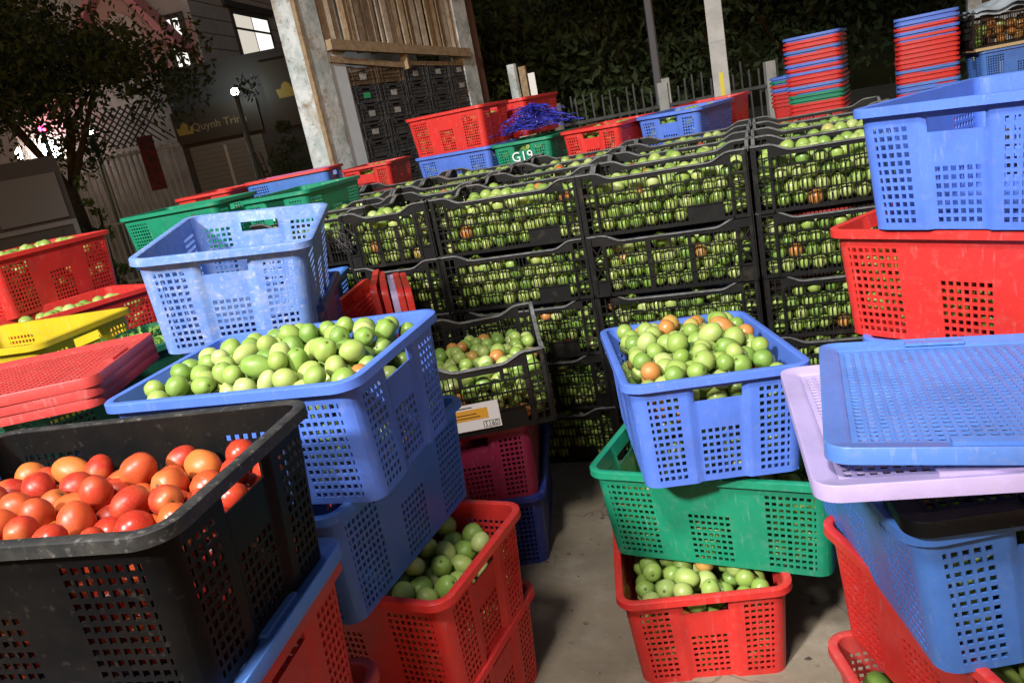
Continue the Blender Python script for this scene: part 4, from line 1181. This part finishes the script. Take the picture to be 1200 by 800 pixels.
def emblem(c, w_, parent):
    mb = MB(); pts = [(-.5, .1), (-.42, -.3), (.42, -.3), (.5, .1), (.25, .1), (.18, .28), (0, .4), (-.18, .28), (-.25, .1)]
    V = [tuple(c + sd * (x * w_) + Vector((0, 0, y * w_)) + sn * .003) for x, y in pts] + [tuple(c + sd * (x * w_) + Vector((0, 0, y * w_))) for x, y in pts]; n = len(pts)
    mb.add(V, [tuple(range(n)), tuple(range(n, 2 * n))[::-1]] + [(i, (i + 1) % n, n + (i + 1) % n, n + i) for i in range(n)])
    return obj('emblem', mb.mesh('emblem'), SIGNY, parent)
emblem(SA + sd * .13 + sn * .002 + Vector((0, 0, 2.08)), .24, bd)
b2 = fb_('sign_board', 1.35, 1.95, 1.85, 2.75, -.049, .0, bd.material_slots[0].material)
emblem(SA + sd * 1.66 + sn * .002 + Vector((0, 0, 2.33)), .3, b2)
# street lamps
BULB = mat('lamp_glow', (1, 1, 1), .3, emit=((.9, 1, 1), 60)); BULBW = mat('floodlight_glow', (1, 1, 1), .3, emit=((1, .98, .92), 160)); BULBR = mat('red_lamp_glow', (1, .1, .2), .3, emit=((1, .03, .12), 25))
POLE = mat('lamp_pole_steel', (.06, .09, .09), .5)
def sphere_mesh(name, r, nu=12, nv=8):
    V, F = tomato_template(nu, nv, 1, 0, 0, 1); return mesh(name, [(x * r, y * r, z * r) for x, y, z in V], F, 80)
def street_lamp(label, loc, h, r, bulb, power, col):
    t = thing('street_lamp', label, 'lamp', loc)
    obj('pole', MB().tube([(0, 0, 0), (0, 0, h - .02)], [.045, .035], 8).mesh('pole', 40), POLE, t)
    obj('lamp_head', MB().tube([(0, 0, h - .06), (0, 0, h - .01)], [.03, r * 1.1], 10).mesh('lamp_head', 40), POLE, t)
    obj('bulb', sphere_mesh('bulb', r), bulb, t, (0, 0, h + r * .7))
    l = lamp('street_lamp_light', 'POINT', (loc[0], loc[1], h + r * .7), power, col, r * 1.25)
    return t
street_lamp('white lamp on a pole in front of the shop front', (-5.99, 6.55, 0), 2.37, .05, BULB, 6, (.85, 1, 1))
street_lamp('small white lamp among the tree branches', (-8.28, 6.25, 0), 2.28, .035, BULB, 8, (1, 1, 1))
street_lamp('glaring floodlight behind the tree trunk at the left edge', (-9.72, 6.8, 0), 2.12, .13, BULBW, 18, (1, .97, .9))
street_lamp('second white lamp farther left beyond the dark cabinet', (-10.2, 6.75, 0), 2.2, .1, BULBW, 10, (1, .95, .85))
street_lamp('small red lamp beside the glaring floodlight', (-9.45, 6.55, 0), 2.5, .07, BULBR, 16, (1, .05, .15))
# dark cabinet at the left edge
DC = mat('dark_cabinet_paint', (.022, .02, .02), .55, .4); DCG = mat('dark_grey_panel', (.085, .085, .085), .6); DCE = mat('dull_cabinet_edge', (.11, .11, .115), .5)
cb = thing('dark_cabinet', 'dark boxy cabinet with a grey panel at the far left edge', 'cabinet', (-4.85, 1.47, 0), (0, 0, R(48)))
obj('body', MB().box(-1.0, .62, 0, .9, 0, 1.78).mesh('body'), DC, cb)
obj('panel', MB().box(.12, .58, -.03, -.001, 1.32, 1.66).mesh('panel'), DCG, cb)
for z in (1.28, .98): obj('edge_strip', MB().box(-1.0, .62, -.02, -.0015, z - .02, z + .015).mesh('edge_strip'), DCE, cb)
obj('edge_strip', MB().box(.585, .62, -.021, -.0015, .3, 1.28).mesh('edge_strip'), DCE, cb)
obj('recess', MB().box(-.9, .5, -.015, -.001, 1.02, 1.24).mesh('recess'), mat('cabinet_recess', (.008, .008, .008), .5), cb)

# white building corner at the upper right
wb = thing('white_outbuilding', 'white outbuilding with a brown post at the top right corner', 'building', (3.15, 8.2, 0), (0, 0, R(-5)))
obj('wall', MB().box(.12, 3, 0, .2, 0, 3).mesh('wall'), WALLW, wb)
obj('post', MB().box(-.14, .0, -.03, .15, 0, 3).mesh('post'), WHITEWASH, wb); obj('door_post', MB().box(.001, .119, -.02, .15, 0, 3).mesh('door_post'), RUSTB, wb)
z = 0

# ================================================================== single tomatoes, then the mass
MAXG = 285
for kind, cap in (('green', MAXG), ('red', 60)):
    L = sorted([q for q in single_pool if q[3] == kind], key=lambda q: -q[0])
    for i, (sz, p, r, kd, mi, key, rot) in enumerate(L):
        if i >= cap: add_stuff(kind, p, r, mi); continue
        if kind == 'red': lab, m = (f'ripe red tomato in the {key}', TRU) if mi == 0 else (f'orange-blushed tomato in the {key}', TOU)
        else: lab, m = ((f'green tomato lying in the {key}', TGU), (f'orange-blushed tomato among green ones in the {key}', TOU), (f'red tomato among green ones in the {key}', TRU))[mi]
        sh_ = T_SHAPES[random.randrange(6)]
        M = Matrix([list(rr_) for rr_ in rot])
        o = thing('tomato', lab, 'tomato', p, M.to_euler(), lab.split(' ', 0)[0] if False else f'{lab.split(" in the ")[0]} in the {key}'.replace('tomato', 'tomatoes')[:90])
        o.scale = (r * random.uniform(.9, .98), r * random.uniform(.9, .98), r * random.uniform(.92, 1.02))
        obj('fruit', sh_, m, o)
        if random.random() < (.45 if kind == 'red' else .12): obj('calyx', CALYX_M, CALYX, o, (0, 0, .80))
flush_stuff('green', [TG, TO, TR], 'green tomatoes packed in the crates')
flush_stuff('red', [TR, TO], 'red tomatoes packed inside the black crate')
print('OBJECT COUNT', len(bpy.data.objects), 'stuff', {k: len(v) for k, v in stuff.items()}, 'singles', {k: sum(q[3] == k for q in single_pool) for k in ('green', 'red')})
